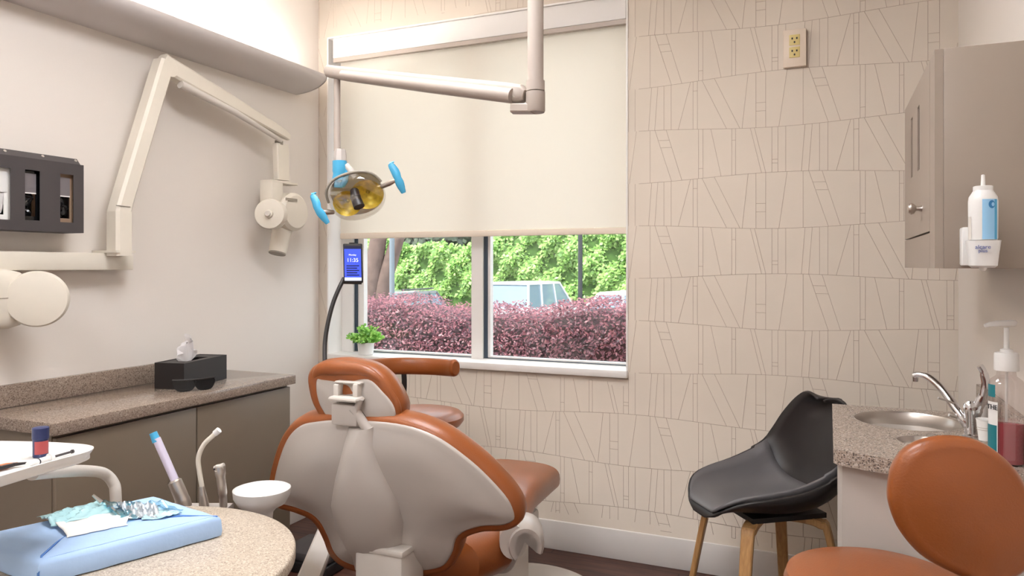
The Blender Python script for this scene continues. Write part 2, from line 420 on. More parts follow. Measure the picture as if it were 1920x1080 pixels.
for (x0, x1, sw_) in ((WX0+.084, -1.708, .058), (-1.642, WX1-.035, .034)):
    s_ = obj('window_sash', MB().holes('y', YFm+.02, YFm+.055, x0, x1, .874, 2.54, [(x0+sw_, x1-.008, .886, 2.51)]), M['vinyl'], win)
    obj('gasket', MB().holes('y', YFm+.012, YFm+.021, x0+.001, x1-.001, .875, 2.538, [(x0+.02, x1-.003, .878, 2.53)]), M['gasket'], s_)
    obj('glass_pane', MB().box((x0+sw_-.002, YFm+.035, .884), (x1-.006, YFm+.039, 2.515)), M['glass'], s_)
# roller blind
bl = thing('roller_blind', 'cream fabric roller blind pulled two thirds down over the window', 'blind', (-1.69, 3.36, 1.5))
obj('valance', MB().box((WX0+.03, 3.318, 2.497), (WX1-.012, 3.39, 2.604), .003), M['trim'], bl, 'white boxed valance')
obj('headrail', MB().box((WX0+.03, 3.322, 2.475), (WX1-.012, 3.345, 2.4965)), M['lampgrey'], bl)
obj('blind_fabric', MB().box((WX0+.055, 3.355, 1.535), (WX1-.012, 3.3562, 2.496)), M['blind'], bl)
obj('hem_bar', MB().box((WX0+.055, 3.348, 1.503), (WX1-.012, 3.364, 1.5345), .004), M['hem'], bl)

# light cove along the left wall
cw, ch = .205, .075
prof = [(XL+.001+cw*math.sin(t*PI/2), 2.262+ch*(1-math.cos(t*PI/2))) for t in [i/12 for i in range(13)]]
prof = prof+[(prof[-1][0], prof[-1][1]+.008)]
inner = [(x-.006*(i > 0), z+.008) for i, (x, z) in enumerate(prof[:-1])][::-1]
cv = thing('cove_light', 'long curved light trough glowing upwards along the left wall', 'light', (XL, 1.0, 2.262))
obj('trough', MB().prism([(x, -1.5, z) for x, z in prof+inner], (0, 4.62, 0)), M['coveshell'], cv, sharp=60)
obj('end_cap', MB().prism([(x, 3.11, z) for x, z in prof+[(XL+.001, 2.262+ch)]], (0, .01, 0)), M['coveshell'], cv)
for i in range(3): obj('light_tube', MB().tube([(XL+.09, -1.3+i*1.46, 2.315), (XL+.09, .1+i*1.46, 2.315)], .014), M['coveglow'], cv)
# ceiling panels added out of frame as fill light for the room
for (x, y, lab) in ((-1.0, 1.5, 'flat square fill light panel added over the dental chair, nearer the window'), (-1.0, -.5, 'flat square fill light panel added at the rear of the room')):
    cl = thing('ceiling_fill', lab, 'light', (x, y, ZC-.05), 'added ceiling fill panels')
    obj('frame', MB().holes('z', ZC-.05, ZC-.001, x-.5, x+.5, y-.4, y+.4, [(x-.47, x+.47, y-.37, y+.37)]), M['white'], cl)
    obj('diffuser', MB().box((x-.469, y-.369, ZC-.04), (x+.469, y+.369, ZC-.03)), M['fillglow'], cl)

# ------------------------------------------------------------ wall things, left
# x-ray unit
xr = thing('xray_unit', 'cream folding-arm dental x-ray unit mounted on the left wall', 'x-ray machine', (XL, 2.0, 1.34))
obj('wall_rail', MB().box((XL+.0005, 1.0, 1.337), (XL+.075, 2.07, 1.402), .004), M['cream'], xr)
AX = -2.49
def xa(x, y, X=AX): return atX(x, y, X)
o1, o2, o3, o4 = xa(206, 398), xa(242, 395), xa(243, 480), xa(205, 480)
obj('riser', MB().sweep([xa(224, 480), xa(224, 440), xa(224, 397)], .07, .072, (0, 1, 0)), M['cream'], xr)
obj('riser_foot', MB().box((XL+.006, xa(224, 480).y-.042, 1.4025), (AX+.036, xa(224, 480).y+.042, 1.412)), M['cream'], xr)
lo = obj('lower_arm', MB().sweep([xa(222, 402), xa(230, 372), xa(300, 140), xa(307, 118)], .066, .066, (0, 1, .35)), M['cream'], xr)
obj('seam', MB().tube([xa(218, 385, AX+.034), xa(244, 388, AX+.034)], .002, 6), M['cream_seam'], lo)
ua = MB().sweep([xa(302, 112), xa(318, 128), xa(420, 186), xa(530, 250), xa(541, 258)], .06, .075, (0, -.5, 1), [.8, 1, .85, .6, .4])
upa = obj('upper_arm', ua, M['cream'], xr)
obj('elbow_cover', MB().lathe([(.02, -.03), (.034, -.029), (.034, .0315), (.02, .0325)], xa(311, 130), (1, 0, 0)), M['cream'], xr)
obj('spring_tube', MB().tube([xa(338, 158, AX+.02), xa(440, 210, AX+.02), xa(527, 264, AX+.02)], [.017, .014, .01]), M['shell_light'], upa)
obj('swivel', MB().lathe([(.02, 0), (.02, .02)], xa(523, 268)-Vector((0, 0, .01))), M['cream_seam'], xr)
p = xa(526, 270); q = xa(528, 338)
obj('hanger', MB().sweep([p, (p+q)/2, q], .035, .085, (0, 1, 0)), M['cream'], xr)
a, b = xa(495, 338), xa(545, 348)
yk = MB().box((AX-.03, a.y, b.z), (AX+.05, b.y, a.z), .008)
yk.box((AX-.03, a.y, xa(500, 400).z), (AX+.05, xa(517, 340).y, a.z), .01)
obj('yoke', yk, M['cream'], xr)
hd = obj('tube_head', MB().lathe([(.01, 0), (.08, .005), (.094, .02), (.097, .07), (.094, .12), (.08, .135), (.01, .14)], xa(534, 398)-Vector((.06, 0, 0)), (1, 0, 0), 40, 1.05, 1.0, u=(0, 1, 0)).box((AX-.06, xa(528, 400).y, xa(540, 425).z), (AX+.03, xa(552, 400).y, xa(540, 366).z), .02), M['cream'], xr)
obj('control_slot', MB().box((AX+.081, xa(535, 372, AX+.08).y, xa(540, 376, AX+.08).z), (AX+.082, xa(557, 372, AX+.08).y, xa(540, 371, AX+.08).z)), M['cream_seam'], hd)
dc = Vector(xa(505, 401, AX+.1)); ax_ = (Vector((.42, -.91, 0))).normalized()
obj('dial', MB().lathe([(.055, -.06), (.07, -.055), (.072, -.01), (.067, 0), (.02, .004), (.018, .018), (.01, .022)], dc, ax_, 36), M['cream'], xr)
kn = MB(); t_ = dc+ax_*.02
kn.lathe([(.014, 0), (.012, .012)], t_, ax_, 8)
obj('dial_knob', kn, M['shell_light'], xr)
c0, c1 = xa(530, 425), xa(520, 474)
obj('cone', MB().tube([c0, (c0+c1)/2, c1], [.05, .045, .043], 24), M['cream'], xr)
obj('cone_rim', MB().tube([c1, c1+(c1-c0).normalized()*.006], .041, 24), M['cream_seam'], xr)
# rounded housing
hz = thing('wall_housing', 'white rounded equipment arm with round end cap, below the rail', 'equipment housing', (XL, 1.6, 1.13))
yc = atX(80, 560, XL+.16)
y1 = yc.y
prof_ = [(0, 0), (.02, 0)]
hb = MB()
rr = []
for yv, k in ((1.0, 1), (1.3, 1), (y1-.07, 1), (y1-.03, .9), (y1-.01, .6)):
    rr.append([Vector((XL+.07+.045*k*math.copysign(abs(math.cos(t))**.5, math.cos(t)), yv, yc.z+.1*k*math.copysign(abs(math.sin(t))**.6, math.sin(t)))) for t in [2*PI*i/28 for i in range(28)]])
hb.loft(rr)
obj('arm_body', hb, M['cream'], hz)
obj('seam', MB().tube([Vector((XL+.116, 1.0, yc.z+.005)), Vector((XL+.116, y1-.08, yc.z+.005))], .0012, 6), M['cream_seam'], hz)
obj('end_disc', MB().lathe([(.05, 0), (.09, .002), (.094, .006), (.094, .02), (.089, .028), (.06, .033), (.02, .035)], Vector((XL+.15, y1-.008, yc.z)), (.72, -.69, 0), 44), M['cream'], hz)
obj('bracket', MB().box((XL+.0005, 1.1, yc.z-.05), (XL+.03, 1.5, yc.z+.05)), M['white'], hz)
# glove box holder
GX = XL+.115
g0, g1 = atX(157, 310, GX), atX(155, 437, GX)
gh = thing('glove_box_holder', 'dark grey metal triple glove box holder screwed to the left wall', 'glove holder', (XL, 1.6, 1.47))
yR = g0.y; zT = g0.z; zB = g1.z; yL = yR-.40
def yy(x, y=370): return atX(x, y, GX).y
sl = [(yy(113), yy(138), atX(125, 417, GX).z, atX(125, 327, GX).z), (yy(47), yy(75), atX(60, 413, GX).z, atX(60, 319, GX).z), (yy(-20), yy(20), atX(0, 411, GX).z, atX(0, 313, GX).z)]
obj('front_plate', MB().holes('x', GX-.003, GX, yL, yR, zB, zT, sl), M['charcoal'], gh)
obj('side_panels', MB().box((XL+.004, yR-.003, zB), (GX-.0005, yR, zT)).box((XL+.004, yL, zB), (GX-.0005, yL+.003, zT)).box((XL+.004, yL, zB), (GX-.003, yR, zB+.003)), M['charcoal'], gh)
obj('back_flange', MB().box((XL+.0005, yL, zB), (XL+.004, yR, zT)), M['charcoal'], gh)
fl_ = MB().prism([(GX, yL, zT-.001), (GX, yR-.012, zT-.001), (GX-.02, yR-.012, zT+.022), (GX-.02, yL, zT+.022)], (-.003, 0, 0)); obj('top_flange', fl_, M['charcoal'], gh)
for px in (10, 81, 147):
    pz = atX(px, 300, GX-.01)
    yv = min(pz.y, yR-.022)
    obj('screw', MB().lathe([(.005, 0), (.005, .002), (.002, .003)], (GX-.013, yv, zT+.014), (1, 0, .8), 14), M['metal'], gh)
for i, (s0, c, lab) in enumerate(((sl[0], M['card'], 'brown glove box with a ragged opening in the rightmost holder slot'), (sl[1], M['black_gloss'], 'black glove box with bunched gloves in the middle holder slot'), (sl[2], M['paper_white'], 'white glove box in the leftmost holder slot, cut by the frame'))):
    ym = (s0[0]+s0[1])/2; hw = .056
    gb = thing('glove_box', lab, 'glove box', (XL+.05, ym, zB+.004), 'glove boxes in the wall holder')
    obj('carton', MB().holes('x', GX-.02, GX-.016, ym-hw, ym+hw, zB+.004, zT-.004, [(ym-.022, ym+.022, zB+.05, zB+.13)]).box((XL+.006, ym-hw, zB+.004), (XL+.012, ym+hw, zT-.004)), c, gb)
    obj('printed_label', MB().box((GX-.0155, s0[0]+.004, s0[3]-.075), (GX-.0145, s0[1]-.004, s0[3]-.01)), M['labelgrey' if i < 2 else 'white'], gb)
    obj('label_strip', MB().box((GX-.0145, s0[0]+.004, s0[3]-.079), (GX-.0138, s0[1]-.004, s0[3]-.075)), M['white'], gb)
    gl = MB()
    for k in range(6):
        pth = [Vector((GX-.035+random.uniform(-.01, .01), ym+random.uniform(-.02, .02), zB+.05+random.uniform(0, .08))) for _ in range(4)]
        gl.tube(cr(pth, 5, False), .009, 8)
    obj('glove', gl, M['black_gloss' if i < 2 else 'tissue'], gb)

# ------------------------------------------------------------ left worktop and cabinets
wt = MB().box((XL+.0005, 1.513, .827), (-2.185, 2.63, .867), .003)
wk = thing('worktop', 'speckled brown stone worktop with backsplash along the left wall', 'worktop', (-2.39, 2.07, .827))
obj('slab', wt, M['stone'], wk)
obj('backsplash', MB().box((XL+.0005, 1.513, .8675), (XL+.018, 2.38, .945), .002), M['stone'], wk)
yd = atX(370, 800, -2.2).y
for (a, b, lab) in ((1.53, yd, 'taupe base cabinet under the left worktop, nearer the camera'), (yd, 2.615, 'taupe base cabinet under the left worktop, nearer the window')):
    cb = thing('base_cabinet', lab, 'cabinet', (-2.39, (a+b)/2, 0), 'base cabinets under the left worktop')
    obj('body', MB().box((XL+.001, a+.001, .08), (-2.222, b-.001, .8265)), M['taupe'], cb)
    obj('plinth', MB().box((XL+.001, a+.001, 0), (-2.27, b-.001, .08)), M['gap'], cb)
    obj('door', MB().box((-2.2215, a+.003, .085), (-2.202, b-.003, .815), .002), M['taupe'], cb)
# tissue box
tb0, tb1, tb2 = atZ(288, 721, .867), atZ(345, 731, .867), atZ(425, 710, .867)
ux = (tb2-tb1).normalized(); L_ = (tb2-tb1).length; vx = Vector((-ux.y, ux.x, 0))
W_ = .13; tz = .867
mtx = Matrix(((ux.x, vx.x, 0, tb1.x), (ux.y, vx.y, 0, tb1.y), (0, 0, 1, tz+.0005), (0, 0, 0, 1)))
hT = .103
tb = thing('tissue_box', 'black rectangular tissue box cover with a white tissue, on the left worktop', 'tissue box', (tb1.x, tb1.y, tz))
x_ = MB(); t2 = bmesh.new()
x2 = MB().box((0, 0, 0), (L_, .006, hT)).box((0, W_-.006, 0), (L_, W_, hT)).box((0, .006, 0), (.006, W_-.006, hT)).box((L_-.006, .006, 0), (L_, W_-.006, hT)).holes('z', hT-.008, hT-.002, .006, L_-.006, .006, W_-.006, [(L_*.25, L_*.75, W_*.3, W_*.7)])
x_.merge(x2.bm, mtx); obj('box_cover', x_, M['black'], tb)
ts = MB(); G = 18
cs = mtx @ Vector((L_*.42, W_*.5, hT-.01))
grid = []
for i in range(G+1):
    row = []
    for j in range(G+1):
        u = i/G*2-1; v = j/G
        spread = .03+.045*math.sin(v*PI*.75)*(1.2-v*.5)
        fold = .014*math.sin(u*9+v*2)*v
        row.append(ts.bm.verts.new(cs+ux*(u*spread*(1 if v < .85 else .45)-.008*v)+vx*(fold+.01*u*u)+UP*(v*.115*(1-.6*abs(u)**1.2)+.006*math.sin(u*7)*v)))
    grid.append(row)
for i in range(G):
    for j in range(G): ts._f([grid[i][j], grid[i+1][j], grid[i+1][j+1], grid[i][j+1]])
obj('tissue', ts, M['tissue'], tb, recalc=False)
# sunglasses
sg0, sg1 = atZ(324, 736, .867), atZ(404, 729, .867)
su = (sg1-sg0).normalized(); sv = Vector((-su.y, su.x, 0)); sw = (sg1-sg0).length
sg = thing('sunglasses', 'black wraparound protective glasses in front of the tissue box', 'glasses', ((sg0+sg1)/2))
for k, cx in enumerate((.26, .74)):
    out = []
    for (a, b) in ((-.23, .9), (.22, .95), (.25, .6), (.16, .08), (-.1, .0), (-.22, .3)):
        s_ = a if k == 0 else -a
        bow = (cx+s_*1-.5)
        out.append(sg0+su*sw*(cx+s_)+sv*(-.012+.09*bow*bow)+UP*(.001+b*.046))
    out = cr(out, 5)
    obj('lens', MB().prism(out, -sv*.003), M['black_gloss'], sg)
br = [sg0+su*sw*t+sv*(-.012+.09*(t-.5)**2)+UP*.045 for t in [i/14 for i in range(15)]]
obj('brow_bar', MB().tube(br, .0035, 8), M['black'], sg)
for e, t in ((0, 0.0), (1, 1.0)):
    s0 = br[0] if e == 0 else br[-1]
    obj('temple', MB().tube([s0, s0+sv*.006-UP*.004+su*(.01 if e == 0 else -.01), s0+sv*(.004+.003*e)-UP*.012+su*(.05 if e == 0 else -.05), s0+sv*(.004+.003*e)-UP*.028+su*(.085 if e == 0 else -.085)], .003, 8), M['black'], sg)

# ------------------------------------------------------------ outlet on back wall
ou = thing('wall_outlet', 'ivory twin power outlet with raised cover plate, high on the papered wall', 'outlet', (-.125, YB, 2.19))
obj('cover_plate', MB().box((-.173, YB-.02, 2.188), (-.083, YB-.001, 2.345), .003), M['plate'], ou)
for zc in (2.3, 2.248):
    r_ = obj('receptacle', MB().box((-.149, YB-.0235, zc-.022), (-.107, YB-.0195, zc+.022), .0015), M['receptacle'], ou)
    sgn = 1
    pins = MB()
    for dx, dz in ((-.009, .006), (.009, .006), (0, -.01)): pins.box((-.128+dx-.003, YB-.024, zc+dz-.004), (-.128+dx+.003, YB-.0233, zc+dz+.004))
    obj('pin_hole', pins, M['ink'], r_)

# ------------------------------------------------------------ right: wall cabinet, counter
wc = thing('wall_cabinet', 'taupe wall cabinet with two slotted openings and round knob at right', 'cabinet', (.35, 2.36, 1.346))
obj('body', MB().box((.252, 2.0, 1.346), (XR-.001, 2.735, 1.867), .0015), M['taupe2'], wc)
obj('face_stile', MB().box((.2335, 2.001, 1.3465), (.2515, 2.09, 1.8665)), M['taupe2'], wc)
obj('lower_rail', MB().box((.2335, 2.0915, 1.3465), (.2515, 2.735, 1.434)), M['taupe2'], wc)
dr = obj('door', MB().holes('x', .2335, .2515, 2.094, 2.732, 1.439, 1.8655, [(2.315, 2.365, 1.62, 1.80), (2.495, 2.545, 1.62, 1.80)]), M['taupe2'], wc)
for y_ in (2.3155, 2.4955): obj('slot', MB().box((.2375, y_, 1.6205), (.2518, y_+.049, 1.7995), .001), M['gap'], dr)  # dark blocks stand in for the shade inside the openings
obj('knob', MB().lathe([(.008, 0), (.006, .008), (.006, .014), (.014, .02), (.016, .027), (.012, .033), (.004, .035)], (.2335, 2.255, 1.507), (-1, 0, 0), 20), M['metal'], dr)
# sanitizer
sd0 = D(1846, 470, 1.63)
sa = thing('soap_dispenser', 'white foam sanitizer bottle in a bracket on the cabinet end panel', 'dispenser', (sd0.x, 1.93, 1.35))
cx, cy = sd0.x, 1.93
pxm = 1.63/FPX
def zz(y): return H-(y-500)*pxm*.985
obj('backplate', MB().box((cx-.036, 1.962, zz(498)), (cx+.034, 1.9995, zz(422)), .004), M['white'], sa)
out = lambda y, sx, sy: [Vector((cx+sx*math.copysign(abs(math.cos(t))**.7, math.cos(t)), cy+sy*math.copysign(abs(math.sin(t))**.7, math.sin(t)), zz(y))) for t in [2*PI*i/28 for i in range(28)]]
obj('bracket', MB().loft([out(502, .022, .02), out(498, .027, .026), out(480, .029, .029), out(450, .0335, .033)]), M['white'], sa)
obj('nozzle', MB().lathe([(.004, 0), (.007, .003), (.008, .008)], (cx, cy, zz(508)), (0, 0, 1), 16), M['white'], sa)
bt = obj('bottle', MB().lathe([(.027, zz(449)), (.0285, zz(446)), (.029, zz(375)), (.0275, zz(366)), (.02, zz(355)), (.019, zz(353))], (cx, cy, 0), (0, 0, 1), 36), M['white'], sa)
obj('cap', MB().lathe([(.0195, zz(354)), (.0195, zz(346)), (.017, zz(345)), (.0045, zz(344.5)), (.0035, zz(324)), (.002, zz(323))], (cx, cy, 0), (0, 0, 1), 30), M['white'], sa)
def wraplabel(name, cx, cy, R, z0, z1, a0, a1, m, par, n=14):
    b_ = MB(); rings = []
    for zv in (z0, z1): rings.append([Vector((cx+R*math.cos(a0+(a1-a0)*i/n), cy+R*math.sin(a0+(a1-a0)*i/n), zv)) for i in range(n+1)])
    b_.loft(rings, False, False, False); return obj(name, b_, m, par)
va = math.atan2(-cy, -cx)   # towards the camera
wraplabel('label_panel', cx, cy, .0293, zz(448), zz(372), va-.05, va+1.0, M['labelblue'], bt)
wraplabel('label_edge', cx, cy, .0295, zz(448), zz(372), va+.82, va+1.1, M['labelmid'], bt)
wraplabel('small_print', cx, cy, .0293, zz(448), zz(404), va-1.3, va-.85, M['shell_light'], bt)
la = va+.6; R_ = .0297
def lpt(a, z, R=R_): return Vector((cx+R*math.cos(a), cy+R*math.sin(a), z))
obj('label_drop', MB().loft([[lpt(la+.24*math.cos(t), zz(382)+.009*math.sin(t)) for t in [2*PI*i/20 for i in range(20)]], [lpt(la+.24*math.cos(t)*.5+.08, zz(382)+.009*math.sin(t)*.5, R_+.0002) for t in [2*PI*i/20 for i in range(20)]]], True, False, False), M['bluedeep'], bt)
rt = Vector((-math.sin(va), math.cos(va), 0)); fc = Vector((math.cos(va), math.sin(va), 0))
text('bracket_text', 'alcare', .0125, Vector((cx, cy, zz(463)))+fc*.0335, rt, UP, M['inkblue'], sa)
text('bracket_text', 'plus', .011, Vector((cx, cy, zz(470)))+fc*.0335, rt, UP, M['inkblue'], sa)

# sink counter
sc_top = thing('sink_counter', 'speckled grey stone counter with two round steel sinks by the right wall', 'counter', (.24, 2.45, .827))
SC1, SR1, SC2, SR2 = (.228, 2.605), .152, (.238, 2.315), .062
bm_ = bmesh.new()
outl = [(.014, 2.82), (.014, 2.135), (.025, 2.115), (.1, 2.082), (.2, 2.055), (.33, 2.04), (XR-.001, 2.04), (XR-.001, 2.82)]
def loopv(pts, z): return [bm_.verts.new((x, y, z)) for x, y in pts]
def holepts(c, r, n=48): return [(c[0]+r*math.cos(2*PI*i/n), c[1]+r*math.sin(2*PI*i/n)) for i in range(n)]
allp = [outl, holepts(SC1, SR1), holepts(SC2, SR2, 36)]
edges = {}
for z in (.827, .867):
    es = []; lv = []
    for pl in allp:
        vs = loopv(pl, z); lv.append(vs)
        for i in range(len(vs)): es.append(bm_.edges.new((vs[i], vs[(i+1) % len(vs)])))
    edges[z] = lv
    bmesh.ops.triangle_fill(bm_, edges=es, use_beauty=True)
for l0, l1 in zip(edges[.827], edges[.867]):
    n = len(l0)
    for i in range(n): bm_.faces.new((l0[i], l0[(i+1) % n], l1[(i+1) % n], l1[i]))
tmp = MB(); tmp.merge(bm_)
obj('slab', tmp, M['stone2'], sc_top, sharp=50)
obj('backsplash', MB().box((XR-.019, 2.04, .8675), (XR-.001, 2.82, .965), .002), M['stone2'], sc_top)
for (c, r, dp, nm) in ((SC1, SR1, .14, 'sink_basin'), (SC2, SR2, .12, 'waste_opening')):
    obj(nm, MB().lathe([(r+.003, -.001), (r-.001, .0005), (r-.004, -.004), (r-.008, -.03), (r-.012, -dp+.03), (r-.03, -dp+.006), (r*.3, -dp)], (c[0], c[1], .867), (0, 0, 1), 48, cap0=False), M['metal'], sc_top, 'round stainless steel basin' if nm == 'sink_basin' else 'small round steel rimmed opening')
sk = thing('sink_cabinet', 'pale grey cabinet body under the sink counter', 'cabinet', (.24, 2.45, 0))
bo = [(.03, 2.74), (.024, 2.16), (.035, 2.14), (.11, 2.115), (.2, 2.09), (.33, 2.075), (XR-.001, 2.075), (XR-.001, 2.74)]
obj('body', MB().prism([(x, y, .07) for x, y in bo], (0, 0, .7565)), M['shell'], sk, sharp=30)
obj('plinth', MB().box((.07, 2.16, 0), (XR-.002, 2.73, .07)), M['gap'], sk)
# faucet
fb = atZ(1819, 818, .867)
fa = thing('faucet', 'chrome single lever faucet arching over the round sink', 'faucet', fb)
fd = (fb-EYE).dot(CF)
def Fp(x, y, dd=0): return D(x, y, fd+dd)
obj('base', MB().lathe([(.019, 0), (.019, .004), (.015, .008), (.0145, .06), (.017, .075), (.017, .09), (.01, .1)], fb+UP*.0005, (0, 0, 1), 28), M['chrome'], fa)
obj('spout', MB().tube(cr([Fp(1822, 808), Fp(1805, 785, .01), Fp(1785, 755, .04), Fp(1762, 725, .08), Fp(1740, 707, .11), Fp(1722, 702, .13), Fp(1713, 704, .14)], 5, False), [.013]*6+[.012]*6+[.0105]*10+[.009]*9, 14, .8), M['chrome'], fa)
obj('aerator', MB().lathe([(.008, 0), (.009, .014)], Fp(1716, 715, .14), (0, 0, 1), 16), M['chrome'], fa)
lv_ = obj('lever', MB().tube(cr([Fp(1824, 782), Fp(1832, 765, -.01), Fp(1843, 745, -.02), Fp(1848, 720, -.03), Fp(1844, 698, -.03), Fp(1837, 686, -.03)], 5, False), [.018]*5+[.015]*5+[.012]*5+[.011]*5+[.009]*6, 12, .6), M['chrome'], fa)
obj('pull_rod', MB().tube([Fp(1790, 757, .03), Fp(1775, 751, .03), Fp(1759, 746, .03)], .003, 8), M['metal'], fa)
obj('drain_knob', MB().tube([Fp(1795, 782, .02), Fp(1779, 778, .02)], .004, 8), M['metal'], fa)
obj('side_sprayer', MB().lathe([(.012, 0), (.012, .06), (.009, .07)], atZ(1846, 805, .867)+UP*.0005, (0, 0, 1), 16), M['shell'], fa)
# paper cup
cp = atZ(1847, 826, .867)
cu_ = thing('paper_cup', 'small white ribbed paper cup beside the faucet', 'cup', cp)
obj('cup_body', MB().lathe([(.0155, .001), (.0215, .057), (.0225, .058), (.0225, .06), (.0205, .059), (.015, .004)], cp, (0, 0, 1), 30, cap0=True, cap1=True), M['paper_white'], cu_)
obj('rib', MB().lathe([(.0191, .03), (.0196, .031), (.0193, .032)], cp, (0, 0, 1), 30, cap0=False, cap1=False).lathe([(.0197, .036), (.0202, .037), (.0199, .038)], cp, (0, 0, 1), 30, cap0=False, cap1=False), M['shell_light'], cu_)
# mouthwash bottle
mwx, mwy = .402, 2.13
mp = Vector((mwx, mwy, .8675))
mw = thing('mouthwash_bottle', 'tall clear pump bottle of red mouthwash on the sink counter', 'bottle', mp)
kk = 1.8/FPX
def mz(y): return (H-(y-500)*kk)-.8675
def rb(r, z): return [mp+Vector((r*1.05*math.copysign(abs(math.cos(t))**.75, math.cos(t)), r*.85*math.copysign(abs(math.sin(t))**.75, math.sin(t)), z)) for t in [2*PI*i/36+.35 for i in range(36)]]
obj('bottle', MB().loft([rb(.03, 0), rb(.035, .004), rb(.036, mz(790)), rb(.034, mz(760)), rb(.036, mz(745)), rb(.036, mz(722)), rb(.032, mz(712)), rb(.02, mz(704)), rb(.018, mz(692))]), M['bottle'], mw)
obj('mouthwash', MB().loft([rb(.029, .002), rb(.0335, .005), rb(.0343, mz(791)), rb(.033, mz(790.5))]), M['liquid'], mw)
obj('pump_collar', MB().lathe([(.026, mz(694)), (.0265, mz(692)), (.026, mz(664)), (.024, mz(661)), (.014, mz(660)), (.013, mz(655)), (.006, mz(653)), (.0055, mz(614))], mp, (0, 0, 1), 30), M['white'], mw)
obj('dip_tube', MB().tube([mp+UP*.01, mp+UP*mz(695)], .003, 8), M['white'], mw)
hdv = Vector((-CR.x, -CR.y, 0))
ph = mp+UP*mz(607)
obj('pump_head', MB().sweep([ph-hdv*.022, ph-hdv*.018+UP*.002, ph+hdv*.02+UP*.001, ph+hdv*.04-UP*.001, ph+hdv*.053-UP*.005], .016, .015, UP, [.7, 1, .9, .7, .5]), M['white'], mw)
lba = math.atan2(-mwy, -mwx)-1.05
def lb(z0, z1, a0, a1, m, nm):
    b_ = MB(); n = 8; rings = []
    for zv in (z0, z1): rings.append([mp+Vector((.0395*math.cos(a0+(a1-a0)*i/n), .0365*math.sin(a0+(a1-a0)*i/n), zv)) for i in range(n+1)])
    b_.loft(rings, False, False, False); return obj(nm, b_, m, mw)
lb(mz(743), mz(720), lba-.2, lba+.45, M['teal'], 'neck_label')
lb(mz(862), mz(752), lba-.2, lba+.6, M['white'], 'front_label')
b_ = lb(mz(862), mz(795), lba-.25, lba+.55, M['teal'], 'label_band'); b_.scale = (1.004, 1.004, 1)
la2 = lba+.25; ln = Vector((math.cos(la2), math.sin(la2), 0))
text('label_text', 'THE', .017, mp+UP*mz(762)+ln*.0405, (-math.sin(la2), math.cos(la2), 0), UP, M['ink'], mw)
text('label_text', 'RINSE', .011, mp+UP*mz(774)+ln*.0405, (-math.sin(la2), math.cos(la2), 0), UP, M['ink'], mw) if False else None

# ------------------------------------------------------------ dental light
dl = thing('dental_light', 'ceiling mounted dental lamp on a beige folding arm with blue handle sleeves', 'dental lamp', D(1003, 0, 2.05).xy.to_3d()+Vector((0, 0, 1.6)))
pb = D(1004, 195, 2.05); PXx, PYy = pb.x, pb.y
obj('ceiling_pole', MB().lathe([(.0225, D(1004, 152, 2.05).z), (.0225, ZC-.06)], (PXx, PYy, 0), (0, 0, 1), 28), M['lampgrey'], dl)
obj('ceiling_plate', MB().lathe([(.07, ZC-.06), (.08, ZC-.05), (.09, ZC-.0005)], (PXx, PYy, 0)), M['lampgrey'], dl)
obj('pole_collar', MB().lathe([(.025, D(1004, 211, 2.05).z), (.027, D(1004, 208, 2.05).z), (.027, D(1004, 173, 2.05).z)], (PXx, PYy, 0), (0, 0, 1), 28).lathe([(.026, D(1004, 171, 2.05).z), (.026, D(1004, 152, 2.05).z)], (PXx, PYy, 0), (0, 0, 1), 28), M['lampgrey'], dl)
obj('arm_bracket', MB().sweep([D(960, 204, 2.07), D(985, 204, 2.06), D(1000, 204, 2.05)], .04, .025, UP), M['lampgrey'], dl)
def armring(x, y, d, hw, hh):
    c = D(x, y, d); t = (D(985, 175, 2.06)-D(622, 135, 2.4)).normalized(); u = UP; v = t.cross(u).normalized(); u = v.cross(t)
    return [c+u*hh*math.copysign(abs(math.sin(a))**.6, math.sin(a))+v*hw*math.copysign(abs(math.cos(a))**.6, math.cos(a)) for a in [2*PI*i/20 for i in range(20)]]
am = obj('spring_arm', MB().loft([armring(614, 133, 2.41, .018, .01), armring(618, 134, 2.4, .022, .02), armring(650, 139, 2.37, .022, .022), armring(800, 157, 2.23, .024, .026), armring(960, 175, 2.08, .026, .028), armring(978, 177, 2.065, .024, .026), armring(986, 179, 2.06, .018, .014)]), M['lampgrey'], dl)
lower = [(650, 148), (950, 188)]
obj('arm_cover', MB().tube([D(642, 141, 2.36), D(960, 180, 2.055)], [.016, .021], 14), M['lampgrey'], am)
for (x, y, d) in ((626, 136, 2.37), (963, 181, 2.03)): obj('arm_pin', MB().lathe([(.003, 0), (.003, .004)], D(x, y, d), -CF, 10), M['cream_seam'], am)
dp0, dp1 = D(632, 145, 2.39), D(637, 283, 2.39); dp1.x, dp1.y = dp0.x, dp0.y
obj('drop_tube', MB().tube([dp0, dp1], .0105, 18), M['lampgrey'], dl)
LD = 2.39
obj('swivel_block', MB().tube([D(638, 280, LD), D(638, 292, LD), D(638, 306, LD)], [.018, .021, .022], 8), M['shell'], dl)
obj('yoke_sleeve', MB().tube(cr([D(637, 302, LD), D(637, 322, LD), D(635, 338, LD), D(634, 352, LD)], 4, False), [.0235]*5+[.021]*4+[.014]*4, 16).tube([D(650, 318, LD), D(645, 338, LD), D(640, 350, LD)], [.01, .014, .01], 10), M['blueplastic'], dl, 'blue plastic sleeve')
obj('yoke_arm', MB().tube(cr([D(648, 310, LD), D(662, 326, LD), D(668, 333, LD)], 4, False), .012, 12), M['shell_light'], dl)
hdp = LD
hc = D(669, 369, hdp)
hn = (-CF*.85 - UP*.42 + CR*.1).normalized()
hu = (CR*.96+UP*.27); hu = (hu-hn*hu.dot(hn)).normalized(); hv = hn.cross(hu)
if hv.z < 0: hv = -hv
